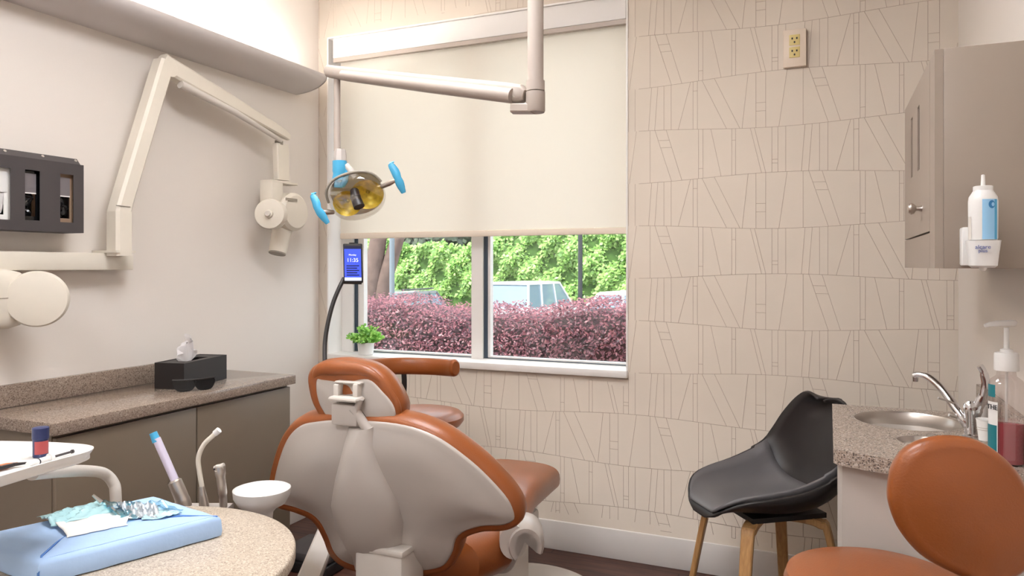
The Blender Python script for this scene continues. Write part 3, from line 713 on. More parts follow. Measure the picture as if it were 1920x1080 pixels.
def hp(u, v, n=0): return hc+hu*u+hv*v+hn*n
ho = cr([hp(-.09, .005), hp(-.083, .045), hp(-.045, .075), hp(.02, .08), (hp(.07, .06)), hp(.092, .015), hp(.088, -.03), hp(.055, -.062), hp(0, -.074), hp(-.055, -.062), hp(-.082, -.035)], 4)
obj('lamp_shield', MB().loft([[hc+(p-hc)*k+hn*h for p in ho] for k, h in ((.93, -.015), (1.0, .0), (.99, .02), (.9, .034), (.6, .042), (.2, .045))], True, False, True), M['clear'], dl, 'clear plastic shield')
obj('rear_housing', MB().loft([[hc+(p-hc)*k+hn*h for p in ho] for k, h in ((.93, -.018), (.8, -.04), (.45, -.055), (.1, -.06))], True, False, True), M['shell_light'], dl)
arc = [hc+(p-hc)*1.03 for p in ho]
n_ = len(arc)
obj('rim_bar', MB().tube([arc[i % n_] for i in range(0, 20)], .0045, 8), M['cream_seam'], dl)
obj('reflector', MB().lathe([(.006, -.02), (.03, -.015), (.045, -.003), (.053, .006)], hp(.036, .0, 0), hn, 28, 1, .95, cap1=False).lathe([(.006, -.02), (.03, -.015), (.038, -.003), (.046, .006)], hp(-.036, -.012, 0), hn, 28, 1, .95, cap1=False), M['yellow'], dl, 'yellow mirrored reflector', recalc=False)
obj('bulb_shroud', MB().tube([hp(-.0, .022, .0), hp(.0, .01, .022), hp(.006, -.018, .05)], [.014, .016, .018], 20), M['black'], dl, 'dark cylindrical bulb shroud')
obj('shroud_band', MB().tube([hp(.0, .01, .022), hp(.001, .006, .026)], .0172, 20), M['charcoal'], dl)
for (sx, p0, p1, a, b) in ((-1, (625, 398), (603, 397), (585, 365), (615, 419)), (1, (716, 350), (742, 338), (731, 307), (757, 362))):
    hnd = obj('handle', MB().tube([D(*p0, LD-.01), D((p0[0]+p1[0])/2, (p0[1]+p1[1])/2, LD-.03), D(*p1, LD-.04)], [.007, .009, .006], 12), M['metal'], dl)
    A, B = D(*a, LD-.045), D(*b, LD-.045); Cm = D((a[0]+b[0])/2-3*sx*0+ (2 if sx > 0 else -4), (a[1]+b[1])/2, LD-.05)
    obj('handle_sleeve', MB().tube(cr([A, (A+Cm)/2+CR*.003, Cm, (Cm+B)/2, B], 4, False), [.007, .01, .012, .013, .014, .014, .014, .013, .012, .013, .014, .014, .013, .012, .01, .009, .007], 12, .55).tube([A, D(a[0]+8, a[1]-4, LD-.045)], [.006, .002], 8), M['blueplastic'], hnd, 'blue plastic sleeve')

# ------------------------------------------------------------ dental chair
chx = -1.2
dc_ = thing('dental_chair', 'tan leather dental chair with warm grey back shell seen from behind', 'dental chair', (chx, 2.3, 0))
K = .36; Y0 = 1.85
def pl(x, y, off=0.0):
    r = ray(x, y)  # plane Y = Y0 + off - K*(z-.5)
    t = (Y0+off-K*(H-.5))/(r.y+K*r.z); return EYE+r*t
bn = Vector((0, -1, -K)).normalized()   # towards camera
op = [(640, 778), (590, 781), (556, 790), (530, 818), (512, 868), (505, 915), (520, 948), (556, 960), (588, 975), (606, 1005), (620, 1038), (648, 1062), (700, 1076), (770, 1080), (832, 1072), (856, 1045), (868, 1012), (905, 997), (950, 994), (975, 978), (966, 942), (930, 898), (880, 852), (815, 808), (740, 784)]
ob = cr([pl(x, y) for x, y in op], 5)
obj('backrest', cushion(MB(), ob, -bn, [(.03, -.012), (.008, -.012), (0, 0), (-.004, .02), (0, .05), (.02, .075), (.05, .085)], ((.7, 0), (.35, 0))), M['leather'], dc_, sharp=70)
ob2 = cr([pl(x, y, -.014) for x, y in op], 5)
shl = obj('back_shell', cushion(MB(), ob2, bn, [(.02, -.02), (.017, 0), (.022, .004)], bulge=(.035, .06)), M['shell'], dc_, sharp=60)
# spine hump
spn = []
for (xl, xr_, y, dpth) in ((655, 700, 800, .02), (650, 708, 830, .05), (640, 735, 880, .085), (632, 760, 925, .095), (640, 771, 965, .095), (655, 768, 1000, .085), (664, 765, 1030, .055), (668, 764, 1060, .04)):
    a_, b_ = pl(xl, y, -.02), pl(xr_, y, -.02); c_ = (a_+b_)/2; hw = (b_-a_)/2
    spn.append([c_+hw*math.copysign(abs(math.cos(t))**.8, math.cos(t))+bn*(dpth*math.sin(t) if math.sin(t) > 0 else .01*math.sin(t)) for t in [2*PI*i/28 for i in range(28)]])
obj('spine_cover', MB().loft(spn), M['shell'], dc_, sharp=60)
a_, b_ = pl(666, 1026, -.1), pl(763, 1026, -.1)
bk = MB().box((a_.x, a_.y-.005, .36), (b_.x-.02, a_.y+.12, a_.z), .012)
bk.box((a_.x-.004, a_.y-.009, a_.z-.006), (b_.x-.016, a_.y+.12, a_.z+.012), .005)
obj('lift_bracket', bk, M['shell_light'], dc_)
# headrest
HY = 1.70; KH = .15
def plh(x, y, off=0.0):
    r = ray(x, y); t = (HY+off-KH*(H-1.1))/(r.y+KH*r.z); return EYE+r*t
hnn = Vector((0, -1, -KH)).normalized()
hpx = [(600, 679), (640, 673), (690, 682), (722, 703), (744, 733), (756, 765), (752, 790), (735, 812), (700, 822), (655, 820), (620, 800), (595, 765), (584, 735), (581, 700)]
oh = cr([plh(x, y) for x, y in hpx], 5)
obj('headrest', cushion(MB(), oh, -hnn, [(.026, -.022), (.012, -.02), (.002, -.008), (0, .015), (.006, .045), (.03, .065)], ((.7, 0), (.35, -.01))), M['leather'], dc_, sharp=70)
ipx = [(606, 712), (648, 716), (690, 711), (718, 735), (737, 760), (741, 785), (728, 805), (700, 812), (655, 811), (625, 795), (603, 765), (594, 738), (594, 712)]
oi = cr([plh(x, y, -.023) for x, y in ipx], 5)
obj('headrest_shell', cushion(MB(), oi, hnn, [(0, -.012), (.001, .001), (.004, .003)], bulge=(.01, .03)), M['shell'], dc_, sharp=60)
# top roll of headrest
rl = [plh(x, y, -.01) for x, y in ((590, 708), (605, 692), (640, 690), (680, 694), (705, 706), (728, 730), (744, 758), (747, 782))]
obj('headrest_roll', MB().tube(cr(rl, 5, False), [.01+.013*math.sin(PI*min(1, i/18)) if i < 9 else .023-.013*min(1, (i-9)/14) for i in range(36)], 14), M['leather'], dc_)
mech = MB()
def mbx(x0, y0, x1, y1, o0, o1, bev=.004):
    a, b = plh(x0, y0, o0), plh(x1, y1, o0)
    mech.box((a.x, a.y+(o1-o0), a.z), (b.x, a.y, b.z), bev)
mbx(626, 714, 676, 722, -.045, -.02); mbx(624, 720, 636, 745, -.05, -.02); mbx(660, 720, 672, 745, -.05, -.02)
mbx(613, 743, 668, 757, -.075, -.025, .008)
obj('headrest_hinge', mech, M['shell_light'], dc_)
mech = MB()
mbx(620, 756, 672, 800, -.06, -.02, .006)
mech.tube([plh(676, 748, -.05), plh(669, 766, -.055)], .009, 12).tube([plh(662, 765, -.05), plh(690, 806, -.05)], .014, 10)
obj('headrest_post', mech, M['shell'], dc_)
obj('post_slot', MB().tube([plh(676, 762, -.03), plh(700, 805, -.03)], .006, 8), M['gap'], dc_)
# seat and leg rest
def sec(y, x, w, z0, z1): return [Vector((x+w*math.copysign(abs(math.cos(t))**.55, math.cos(t)), y, (z0+z1)/2+(z1-z0)/2*math.copysign(abs(math.sin(t))**.7, math.sin(t)))) for t in [2*PI*i/32 for i in range(32)]]
obj('seat', MB().loft([sec(1.93, chx, .18, .42, .5), sec(1.96, chx, .25, .38, .54), sec(2.1, chx, .29, .36, .55), sec(2.22, chx, .29, .37, .53), sec(2.31, chx, .26, .38, .53), sec(2.34, chx, .2, .4, .51)]), M['leather'], dc_)
obj('leg_rest', MB().loft([sec(2.33, chx, .2, .42, .5), sec(2.36, chx, .24, .39, .52), sec(2.46, chx, .215, .39, .535), sec(2.6, chx, .185, .4, .54), sec(2.9, chx, .17, .4, .52), sec(2.96, chx, .12, .42, .5)]), M['leather'], dc_)
obj('seat_frame', MB().box((chx-.16, 2.0, .3), (chx+.14, 2.75, .385), .02), M['shell'], dc_)
obj('lift_column', MB().box((chx-.12, 2.3, .05), (chx+.12, 2.7, .32), .03), M['shell_light'], dc_)
obj('base_plate', MB().lathe([(.31, 0), (.33, .01), (.33, .04), (.315, .06), (.25, .075), (.05, .08)], (-1.11, 2.66, .0005), (0, 0, 1), 56), M['shell_light'], dc_)
# arm paddle on the right
ac = D(985, 1012, 2.30)
ar = MB(); rr = []
for (yo) in (-.045, -.03, .05, .065):
    k = .85 if yo in (-.045, .065) else 1
    ring = []
    A_ = [math.radians(v) for v in range(230, -31, -15)]
    for t in A_: ring.append(ac+CR*(.058*math.cos(t)*k)+UP*(.065*math.sin(t)*k)+CF*yo*1.3)
    for t in A_[::-1]: ring.append(ac+CR*(.043*math.cos(t)*k)+UP*(.05*math.sin(t)*k)+CF*yo*1.3)
    rr.append(ring)
ar.loft(rr)
obj('armrest', ar, M['shell'], dc_)
pa = MB(); a1 = D(962, 1010, 2.28)
pa.tube([a1+CF*-.03, a1+CF*.05], [.042, .045], 24, 1.25, up=CR)
obj('armrest_pad', pa, M['shell_light'], dc_)
obj('armrest_post', MB().tube(cr([D(965, 1030, 2.32), D(950, 1060, 2.34), (chx+.2, 2.2, .36)], 4, False), .02), M['shell'], dc_)
# support bar lower left
obj('support_bar', MB().sweep([D(625, 975, 2.5), D(598, 1040, 2.38), D(565, 1120, 2.25)], .07, .035, -CF), M['shell_light'], dc_)
obj('bar_joint', MB().tube([D(625, 975, 2.5), (chx-.1, 2.3, .4)], .025), M['shell'], dc_)

# foot control on the floor
f0 = atZ(548, 1060, 0); 
fk = thing('foot_control', 'dark grey and black foot control on the floor beside the cabinet end', 'foot control', (f0.x+.1, f0.y, 0))
bx0 = D(616, 1000, 3.3)
obj('base', MB().box((bx0.x-.2, bx0.y-.12, .001), (bx0.x+.08, bx0.y+.12, .05), .01), M['black'], fk)
obj('pedal', MB().box((bx0.x-.19, bx0.y-.11, .05), (bx0.x+.07, bx0.y+.11, .09), .012), M['charcoal'], fk)

# phone on gooseneck
pn = thing('phone_holder', 'black gooseneck phone holder rising behind the headrest', 'phone holder', D(608, 700, 2.12))
gp = [D(622, 745, 2.08), D(611, 700, 2.1), D(609, 650, 2.14), D(614, 610, 2.16), D(624, 570, 2.18), D(636, 540, 2.2), D(645, 522, 2.22)]
obj('gooseneck', MB().tube(cr(gp, 6, False), .0065, 10), M['black'], pn)
obj('clamp', MB().box(D(624, 748, 2.08)-Vector((.013, .013, .02)), D(624, 748, 2.08)+Vector((.013, .013, .02)), .004), M['black'], pn)
c00 = [D(644, 457, 2.2), D(680, 461, 2.2), D(678, 529, 2.2), D(643, 529, 2.2)]
obj('cradle', MB().tube([D(645, 528, 2.225), D(678, 529, 2.225)], .007, 8).tube([D(660, 455, 2.225), D(660, 530, 2.225)], .009, 8), M['black'], pn)
pc = D(661.5, 493, 2.2); pr = CR.copy(); pu = (UP+CR*-.02).normalized()
phn = thing('smartphone', 'smartphone with a lit blue screen clamped upright in front of the window', 'phone', pc)
def pbox(mb, u0, u1, v0, v1, n0, n1, bev=0):
    mtx = Matrix(((pr.x, pu.x, CF.x, pc.x), (pr.y, pu.y, CF.y, pc.y), (pr.z, pu.z, CF.z, pc.z), (0, 0, 0, 1)))
    t = MB().box((u0, v0, n0), (u1, v1, n1), bev); mb.merge(t.bm, mtx); return mb
obj('phone_body', pbox(MB(), -.029, .029, -.06, .058, 0, .008, .003), M['black'], phn)
scn = obj('screen', pbox(MB(), -.025, .025, -.044, .042, -.0008, .0005), M['screen'], phn)
obj('status_bar', pbox(MB(), -.025, .025, .042, .051, -.0008, .0005), M['screendark'], phn)
obj('dock_bar', pbox(MB(), -.025, .025, -.053, -.044, -.0008, .0005), M['screentext'], phn)
text('clock_text', '11:35', .016, pc+pu*.008-CF*.002, pr, pu, M['screentext'], scn, .0002)
text('clock_text', 'Monday', .007, pc+pu*.024-CF*.002, pr, pu, M['screentext'], scn, .0002)
rw = MB()
for k in range(5): pbox(rw, -.019, .019-.006*(k % 2), -.010-.007*k, -.007-.007*k, -.0014, -.001)
obj('text_rows', rw, M['screendark'], scn)

# ------------------------------------------------------------ assistant stool (far)
sx0 = D(783, 775, 3.25)
st = thing('assistant_stool', 'tan leather assistant stool with curved body support, below the window', 'stool', (sx0.x, sx0.y, 0))
sz = .705
obj('seat', MB().lathe([(.14, -.06), (.19, -.055), (.205, -.035), (.205, -.015), (.19, 0), (.14, .01), (.04, .013)], (sx0.x, sx0.y, sz), (0, 0, 1), 48), M['leather'], st)
bp_ = cr([D(672, 690, 2.86), D(705, 688, 2.96), D(755, 686, 3.03), D(805, 687, 3.02), D(838, 689, 2.96), D(855, 690, 2.9)], 6, False)
bar = MB(); rings = []
for i, p in enumerate(bp_):
    t = (bp_[min(i+1, len(bp_)-1)]-bp_[max(i-1, 0)]).normalized(); v = t.cross(UP).normalized()
    e = min(i, len(bp_)-1-i); k = {0: .75, 1: .95}.get(e, 1)
    p = p-UP*.0
    rings.append([p+UP*.035*k*math.copysign(abs(math.sin(a))**.8, math.sin(a))+v*.022*k*math.cos(a) for a in [2*PI*j/20 for j in range(20)]])
bar.loft(rings); obj('body_support', bar, M['leather'], st)
mid = bp_[12]
obj('support_arm', MB().tube(cr([mid+CF*.02, mid+CF*.03-UP*.12, Vector((sx0.x, sx0.y, sz-.09))+CR*-.1, Vector((sx0.x, sx0.y, sz-.09))], 5, False), .011), M['black'], st)
obj('seat_plate', MB().box((sx0.x-.1, sx0.y-.1, sz-.085), (sx0.x+.1, sx0.y+.1, sz-.0605), .004), M['black'], st)
def star_base(par, x, y, zcol, r=.26, m=M['metal'], rot=0.0):
    obj('gas_column', MB().lathe([(.025, .09), (.025, .3), (.016, .3), (.016, zcol)], (x, y, 0), (0, 0, 1), 20), m, par)
    for k in range(5):
        a = rot+2*PI*k/5; d = Vector((math.cos(a), math.sin(a), 0))
        obj('leg', MB().sweep([Vector((x, y, .1)), Vector((x, y, .095))+d*r*.5, Vector((x, y, .075))+d*r], .035, .022, UP, [1.1, 1, .8]), m, par)
        c = Vector((x, y, .03))+d*r
        obj('caster', MB().lathe([(.02, -.018), (.0295, -.015), (.0295, .015), (.02, .018)], c, d.cross(UP), 20).tube([c+UP*.02, c+UP*.05], .008, 8), M['black'], par)
star_base(st, sx0.x, sx0.y, sz-.085, .2)

# ------------------------------------------------------------ operator stool (foreground right)
lat, dd = .828, 1.65
ox = CC*lat-SS*dd; oy = SS*lat+CC*dd
os_ = thing('operator_stool', 'tan leather operator stool with rounded backrest in the right foreground', 'stool', (ox, oy, 0))
zs = .655
obj('seat', MB().lathe([(.1, -.075), (.175, -.07), (.2, -.05), (.204, -.03), (.197, -.01), (.17, .0), (.11, .004), (.04, .004)], (ox, oy, zs), (0, 0, 1), 56), M['leather'], os_)
obj('seat_plate', MB().box((ox-.1, oy-.1, zs-.1), (ox+.1, oy+.1, zs-.0755), .004), M['black'], os_)
star_base(os_, ox, oy, zs-.1, .2, M['metal'], .3)
bpx = [(1674, 925), (1682, 880), (1706, 845), (1745, 825), (1790, 820), (1840, 828), (1885, 855), (1920, 895), (1945, 950), (1955, 1010), (1940, 1060), (1900, 1092), (1850, 1100), (1790, 1078), (1735, 1046), (1695, 1000), (1678, 960)]
BD = 1.38
ob3 = cr([D(x, y, BD-(1800-x)*-.0002) for x, y in bpx], 5)
obj('backrest', cushion(MB(), ob3, -CF, [(.02, -.045), (.006, -.035), (0, -.018), (.003, -.004), (.014, .006)], bulge=(.018, .05)), M['leather'], os_, sharp=70)
obj('backrest_support', MB().sweep(cr([D(1840, 1050, 1.45), D(1840, 1130, 1.47), Vector((ox+.08, oy-.2, zs-.11)), Vector((ox, oy, zs-.1))], 5, False), .05, .012, UP), M['black'], os_)

# ------------------------------------------------------------ black chair by the back wall
ch = thing('side_chair', 'black moulded shell chair with grey seat pad and wooden legs, by the back wall', 'chair', (-.27, 2.93, 0))
cc_ = Vector((-.218, 2.91, .475)); f_ = Vector((-.8, -.6, 0)); s_v = Vector((.6, -.8, 0))
pf = [(.268, -.034, .04), (.262, -.016, .09), (.242, -.004, .14), (.195, .004, .19), (.11, -.004, .225), (.0, -.012, .245), (-.1, -.004, .25), (-.18, .03, .25), (-.225, .09, .24), (-.255, .17, .21), (-.285, .25, .168), (-.31, .305, .135), (-.322, .338, .1), (-.327, .357, .06), (-.328, .362, .02)]
pfs = cr([Vector(p) for p in pf], 3, False)
nu = 24
def shellpt(i, u, lift=0.0, ws=1.0):
    p, z, w_ = pfs[i]; v = i/(len(pfs)-1)
    side = max(0, min(1, (v-.08)/.34)); back = max(0, (v-.55)/.45)
    rise = (.13*side*(1-back))*abs(u)**4.5
    curl = .06*back*abs(u)**2 + .03*side*abs(u)**3
    return cc_+f_*(p+curl*(1 if v > .45 else .2))+s_v*(u*w_*ws)+UP*(z+rise+lift)
def shellgrid(i0, i1, lift, ws, thick):
    b = MB(); T = [[b.bm.verts.new(shellpt(i, -1+2*j/nu, lift, ws)) for j in range(nu+1)] for i in range(i0, i1)]
    for i in range(len(T)-1):
        for j in range(nu): b._f([T[i][j], T[i][j+1], T[i+1][j+1], T[i+1][j]])
    bmesh.ops.recalc_face_normals(b.bm, faces=b.bm.faces[:])
    return b
so_ = obj('shell', shellgrid(0, len(pfs), 0, 1, 0), M['chairblack'], ch)
md = so_.modifiers.new('thickness', 'SOLIDIFY'); md.thickness = .009; md.offset = 0
sp_ = obj('seat_pad', shellgrid(3, 22, .011, .88, 0), M['seatpad'], ch, 'grey seat pad')
md = sp_.modifiers.new('thickness', 'SOLIDIFY'); md.thickness = .010; md.offset = 0
obj('under_frame', MB().prism([cc_+f_*a+s_v*b-UP*.04 for a, b in ((.13, -.13), (.13, .13), (-.17, .13), (-.17, -.13))], (0, 0, .018)), M['black'], ch)
for fx, fy in ((1, 1), (1, -1), (-1, 1), (-1, -1)):
    top = cc_-UP*.05
    pth = [top+f_*.02*fx+s_v*.02*fy, top+f_*.1*fx+s_v*.09*fy+UP*.002, top+f_*.145*fx+s_v*.13*fy-UP*.01, top+f_*.165*fx+s_v*.15*fy-UP*.05, top+f_*.22*fx+s_v*.2*fy-UP*(cc_.z-.05)]
    dirn = (f_*fx*.74+s_v*fy*.67)
    pts = cr(pth, 6, False); pts[-1].z = .001
    rings = []
    for i, p in enumerate(pts):
        t = (pts[min(i+1, len(pts)-1)]-pts[max(i-1, 0)]).normalized(); v = dirn.cross(UP).normalized(); u = v.cross(t).normalized()
        k = 1-.25*max(0, (i-12)/(len(pts)-13)) if i > 12 else 1
        a, b, c = .025*k, .013*k, .004
        rings.append([p+v*x+u*y for x, y in ((a, b-c), (a-c, b), (-a+c, b), (-a, b-c), (-a, -b+c), (-a+c, -b), (a-c, -b), (a, -b+c))])
    obj('leg', MB().loft(rings), M['wood'], ch)

# ------------------------------------------------------------ plant on the sill
pp = atZ(685, 668, WZ0+.039); pp.y = 3.345; pp.x = atY(686, 660, 3.345).x
pt = thing('potted_plant', 'small leafy green plant in a white pot on the window sill', 'plant', (pp.x, pp.y, WZ0+.0345))
zb = WZ0+.0345
obj('pot', MB().lathe([(.037, 0), (.04, .003), (.045, .062), (.046, .067), (.042, .067), (.038, .06)], (pp.x, pp.y, zb), (0, 0, 1), 32), M['white'], pt)
lf = MB(); stm = MB()
def leaf(b, c, n, u, L, Wd):
    n = n.normalized(); u = (u-n*u.dot(n)).normalized(); v = n.cross(u)
    b.quad([c, c+u*L*.5+v*Wd*.5+n*L*.05, c+u*L, c+u*L*.5-v*Wd*.5+n*L*.05])
for k in range(110):
    a = random.uniform(0, 2*PI); e = random.uniform(.15, 1.35); r = random.uniform(.055, .115)
    d = Vector((math.cos(a)*math.cos(e), math.sin(a)*math.cos(e)*.75, math.sin(e)*.85)); base = Vector((pp.x, pp.y, zb+.06)); tip = base+d*r+UP*.01
    if tip.y > 3.42: tip.y = 3.42
    stm.tube([base, (base+tip)/2+UP*.01, tip], .0008, 4)
    for q in range(9):
        c = base.lerp(tip, .5+.5*q/9); dv = Vector([random.uniform(-1, 1) for _ in range(3)])
        leaf(lf, c, Vector([random.uniform(-1, 1) for _ in range(3)])+UP+Vector((.3, -1, 0)), d+dv*.9, .02, .014)
obj('leaves', lf, M['leafgreen'], pt, recalc=False); obj('stems', stm, M['leafgreen'], pt)

# ------------------------------------------------------------ foreground left: round-ended table
tz_ = .75
tpl = [(353, 945), (437, 952), (500, 970), (530, 981), (550, 1000), (557, 1017), (555, 1038), (540, 1060), (515, 1085)]
tw = [atZ(x, y, tz_) for x, y in tpl]
# round end of the table in plan, closed with a straight run to the left
plan = circ((-1.33, 1.05, tz_), (1, 0, 0), (0, 1, 0), .352, 40)
tbl = thing('instrument_table', 'round ended beige stone table top in the left foreground', 'table', (-1.33, 1.05, 0))
po = cr(plan, 3)
obj('table_top', cushion(MB(), [p-UP*.03 for p in po], UP, [(.006, 0), (.001, .003), (0, .008), (0, .024), (.002, .029), (.005, .03)], ((.7, 0), (.3, 0))), M['stone3'], tbl, sharp=50)
obj('pedestal', MB().lathe([(.2, 0), (.22, .01), (.2, .03), (.04, .05), (.035, .7), (.12, .712), (.12, .7195)], (-1.33, 1.05, .0005), (0, 0, 1), 36), M['shell_light'], tbl)
# sterile pack
pz = tz_+.0008; th = .045
cn = [atZ(290, 929, pz+th), atZ(414, 968, pz+th), atZ(72, 1055, pz+th), atZ(-60, 1008, pz+th)]
# make a parallelogram-ish pack
pkc = sum(cn, Vector())/4
pk = thing('sterile_pack', 'light blue wrapped sterile instrument pack lying on the stone table', 'pack', (pkc.x, pkc.y, pz))
order = [cn[0], cn[1], cn[2], cn[3]]
def lerp4(u, v): return order[3].lerp(order[0], u).lerp(order[2].lerp(order[1], u), v)
rim = []
for (u0, v0, u1, v1) in ((0, 0, 1, 0), (1, 0, 1, 1), (1, 1, 0, 1), (0, 1, 0, 0)):
    for q in range(10):
        t = q/10; uu = u0+(u1-u0)*t; vv = v0+(v1-v0)*t
        rim.append(lerp4(uu, vv))
def rscale(ring, ins, z):
    c = pkc; out = []
    for p in ring:
        d = (c-p); d.z = 0; q = p+d.normalized()*ins; out.append(Vector((q.x, q.y, pz+z+.0006*math.sin(q.x*90+q.y*60))))
    return out
obj('wrap', MB().loft([rscale(rim, .008, .0006), rscale(rim, -.001, .002), rscale(rim, -.003, .012), rscale(rim, -.001, th*.8), rscale(rim, .004, th*.97), rscale(rim, .012, th+.001)]+[[pkc.lerp(p, k)+UP*0 for p in rscale(rim, .012, th+.0015)] for k in (.7, .35)]), M['wrap'], pk, sharp=60)
fl = MB()
def pkp(u, v, h=.0026): q = lerp4(u, v); return Vector((q.x, q.y, pz+th+h))
fl.tube([pkp(.015, .985, -.008), pkp(.05, .9), pkp(.2, .68), pkp(.3, .55)], [.003, .0022, .002, .001], 6)
fl.tube([pkp(.62, .55, .0022), pkp(.86, .78), pkp(.985, .985, 0)], [.001, .0018, .002], 6)
fl.tube([pkp(.015, .985, -.008), pkp(.0, 1.0, -.02), pkp(0, 1.0, -.04)], .0025, 6)
obj('fold_line', fl, M['wrap_fold'], pk)
# flap of the wrap: slightly raised triangular sheet
fv = MB(); fv.prism([pkp(.04, .96, .0005), pkp(.985, .965, .0005), pkp(.6, .5, .0018), pkp(.32, .5, .0018)], UP*.0012); obj('wrap_flap', fv, M['wrap'], pk)
# pouch
pu_ = thing('sterilization_pouch', 'torn open clear and white sterilization pouch on the blue pack', 'pouch', (pkc.x, pkc.y, pz+th+.003))
zp = pz+th+.004
def sheet(corners, nx, ny, amp, fr, m, name, par, seed, lift=0.0, thick=.0006):
    rnd = random.Random(seed); ph = [rnd.uniform(0, 6) for _ in range(6)]
    b = MB(); A, B, C_, E_ = [atZ(x, y, zp) for x, y in corners]; T = []
    for i in range(nx+1):
        row = []
        for j in range(ny+1):
            u, v = i/nx, j/ny; p = A.lerp(B, u).lerp(E_.lerp(C_, u), v)
            hgt = amp*(1+.6*math.sin(fr*u+ph[0])*math.cos(fr*.7*v+ph[1])+.4*math.sin(fr*2.1*(u+v)+ph[2]))*(.25+.9*math.sin(PI*min(1, max(0, v)))*1)+lift
            edge = .004*math.sin(17*u+ph[3])*(1 if j in (0, ny) else 0)
            row.append(b.bm.verts.new(Vector((p.x+edge, p.y+edge, zp+max(0, hgt)))))
        T.append(row)
    for i in range(nx):
        for j in range(ny): b._f([T[i][j], T[i+1][j], T[i+1][j+1], T[i][j+1]])
    o = obj(name, b, m, par, recalc=True, sharp=25); md = o.modifiers.new('t', 'SOLIDIFY'); md.thickness = thick; return o
sheet([(88, 972), (255, 955), (235, 985), (128, 1008)], 26, 14, .004, 7, M['paper_white'], 'paper_side', pu_, 3)
sheet([(72, 972), (180, 944), (215, 962), (98, 990)], 26, 12, .008, 11, M['aqua'], 'film_side', pu_, 5, .002)
sheet([(178, 941), (262, 947), (345, 958), (225, 980)], 28, 14, .009, 12, M['film'], 'torn_film', pu_, 9, .001)
sheet([(215, 945), (290, 951), (300, 972), (238, 975)], 30, 16, .011, 19, M['foil'], 'foil_tube', pu_, 12, .0)
sheet([(290, 955), (345, 962), (305, 973), (262, 976)], 20, 10, .004, 9, M['aqua'], 'film_tail', pu_, 15, .0005)
obj('instrument_tip', MB().tube([atZ(210, 958, zp+.006)+UP*.008, atZ(226, 968, zp+.005)], .002, 8).tube([atZ(174, 943, zp+.015)+UP*.018, atZ(190, 950, zp+.005)+UP*.01], [.003, .005], 8), M['metal'], pu_)

# ------------------------------------------------------------ delivery tray
tr = thing('instrument_tray', 'white moulded instrument tray on a curved arm, left edge of frame', 'tray', (-1.55, .92, .93))
tzz = .98
tp = [atZ(-60, 828, tzz), atZ(60, 828, tzz), atZ(130, 831, tzz), atZ(165, 834, tzz), atZ(176, 839, tzz), atZ(160, 848, tzz), atZ(100, 864, tzz), atZ(0, 893, tzz), atZ(-60, 912, tzz), Vector((-1.75, .75, tzz)), Vector((-1.8, .85, tzz))]
to = cr(tp, 5)
ctr = sum(to, Vector())/len(to)
def trr(k, z): return [Vector((ctr.x+(p.x-ctr.x)*k, ctr.y+(p.y-ctr.y)*k, tzz+z)) for p in to]
obj('tray_body', MB().loft([trr(.3, -.0235), trr(.9, -.0235), trr(.955, -.02), trr(.955, -.012), trr(1.0, -.002), trr(1.0, 0), trr(.985, .0008), trr(.965, -.002), trr(.93, -.009), trr(.6, -.01), trr(.3, -.01)]), M['white'], tr, sharp=45)
def ta(x, y, d): return D(x, y, d)
obj('tray_arm', MB().tube(cr([ta(60, 888, 1.48), ta(110, 884, 1.6), ta(165, 883, 1.76), ta(195, 888, 1.83), ta(212, 905, 1.85), ta(217, 930, 1.85), ta(217, 1020, 1.85)], 6, False), .0135, 16), M['shell_light'], tr)
zt = tzz-.0095
v0 = atZ(76, 856, zt)
vl = thing('medicine_vial', 'navy capped vial with a red label standing on the white tray', 'vial', v0)
vh = (852-796)*1.42/FPX
obj('cap', MB().lathe([(.0145, vh*.62), (.0150, vh*.63), (.0150, vh), (.013, vh+.001)], v0, (0, 0, 1), 24), M['navy'], vl)
obj('body', MB().lathe([(.0135, .0006), (.0138, .002), (.0138, vh*.62)], v0, (0, 0, 1), 24), M['navy'], vl)
wraplabel('label', v0.x, v0.y, .0141, v0.z+vh*.12, v0.z+vh*.56, math.atan2(-v0.y, -v0.x)-.8, math.atan2(-v0.y, -v0.x)+1.2, M['rust'], vl)
s0, s1, s2 = atZ(52, 872, zt+.006), atZ(92, 859, zt+.006), atZ(134, 847, zt+.006)
sy = thing('syringe', 'white barrelled syringe with a dark plunger lying on the tray', 'syringe', s0)
obj('barrel', MB().tube([s0, s1], .0055, 14), M['white'], sy)
obj('collar', MB().tube([s0.lerp(s1, .45), s0.lerp(s1, .5)], .0058, 14), M['ink'], sy)
obj('flange', MB().tube([s1, s1.lerp(s2, .12)], .009, 14), M['white'], sy)
obj('plunger', MB().tube([s1, s2], .0025, 8).lathe([(.004, 0), (.004, .004)], s2, (s2-s1)), M['charcoal'], sy)
p0, p1 = atZ(-15, 880, zt+.006), atZ(38, 868, zt+.006)
pr_ = thing('pliers', 'copper toned dental pliers with dark handles lying on the tray edge', 'pliers', p0)
obj('jaw', MB().tube([p0, p0.lerp(p1, .5), p1.lerp(p0, .15)], [.006, .006, .003], 10, .6).tube([p0+CF*.012, p0.lerp(p1, .6)+CF*.004, p1.lerp(p0, .1)], [.004, .004, .003], 8), M['copper'], pr_)
obj('handle', MB().tube([p1.lerp(p0, .3), p1+CR*.012], [.004, .002], 8).tube([p0-CF*.012, p0.lerp(p1, .8)-CF*.006], .004, 8), M['black'], pr_)

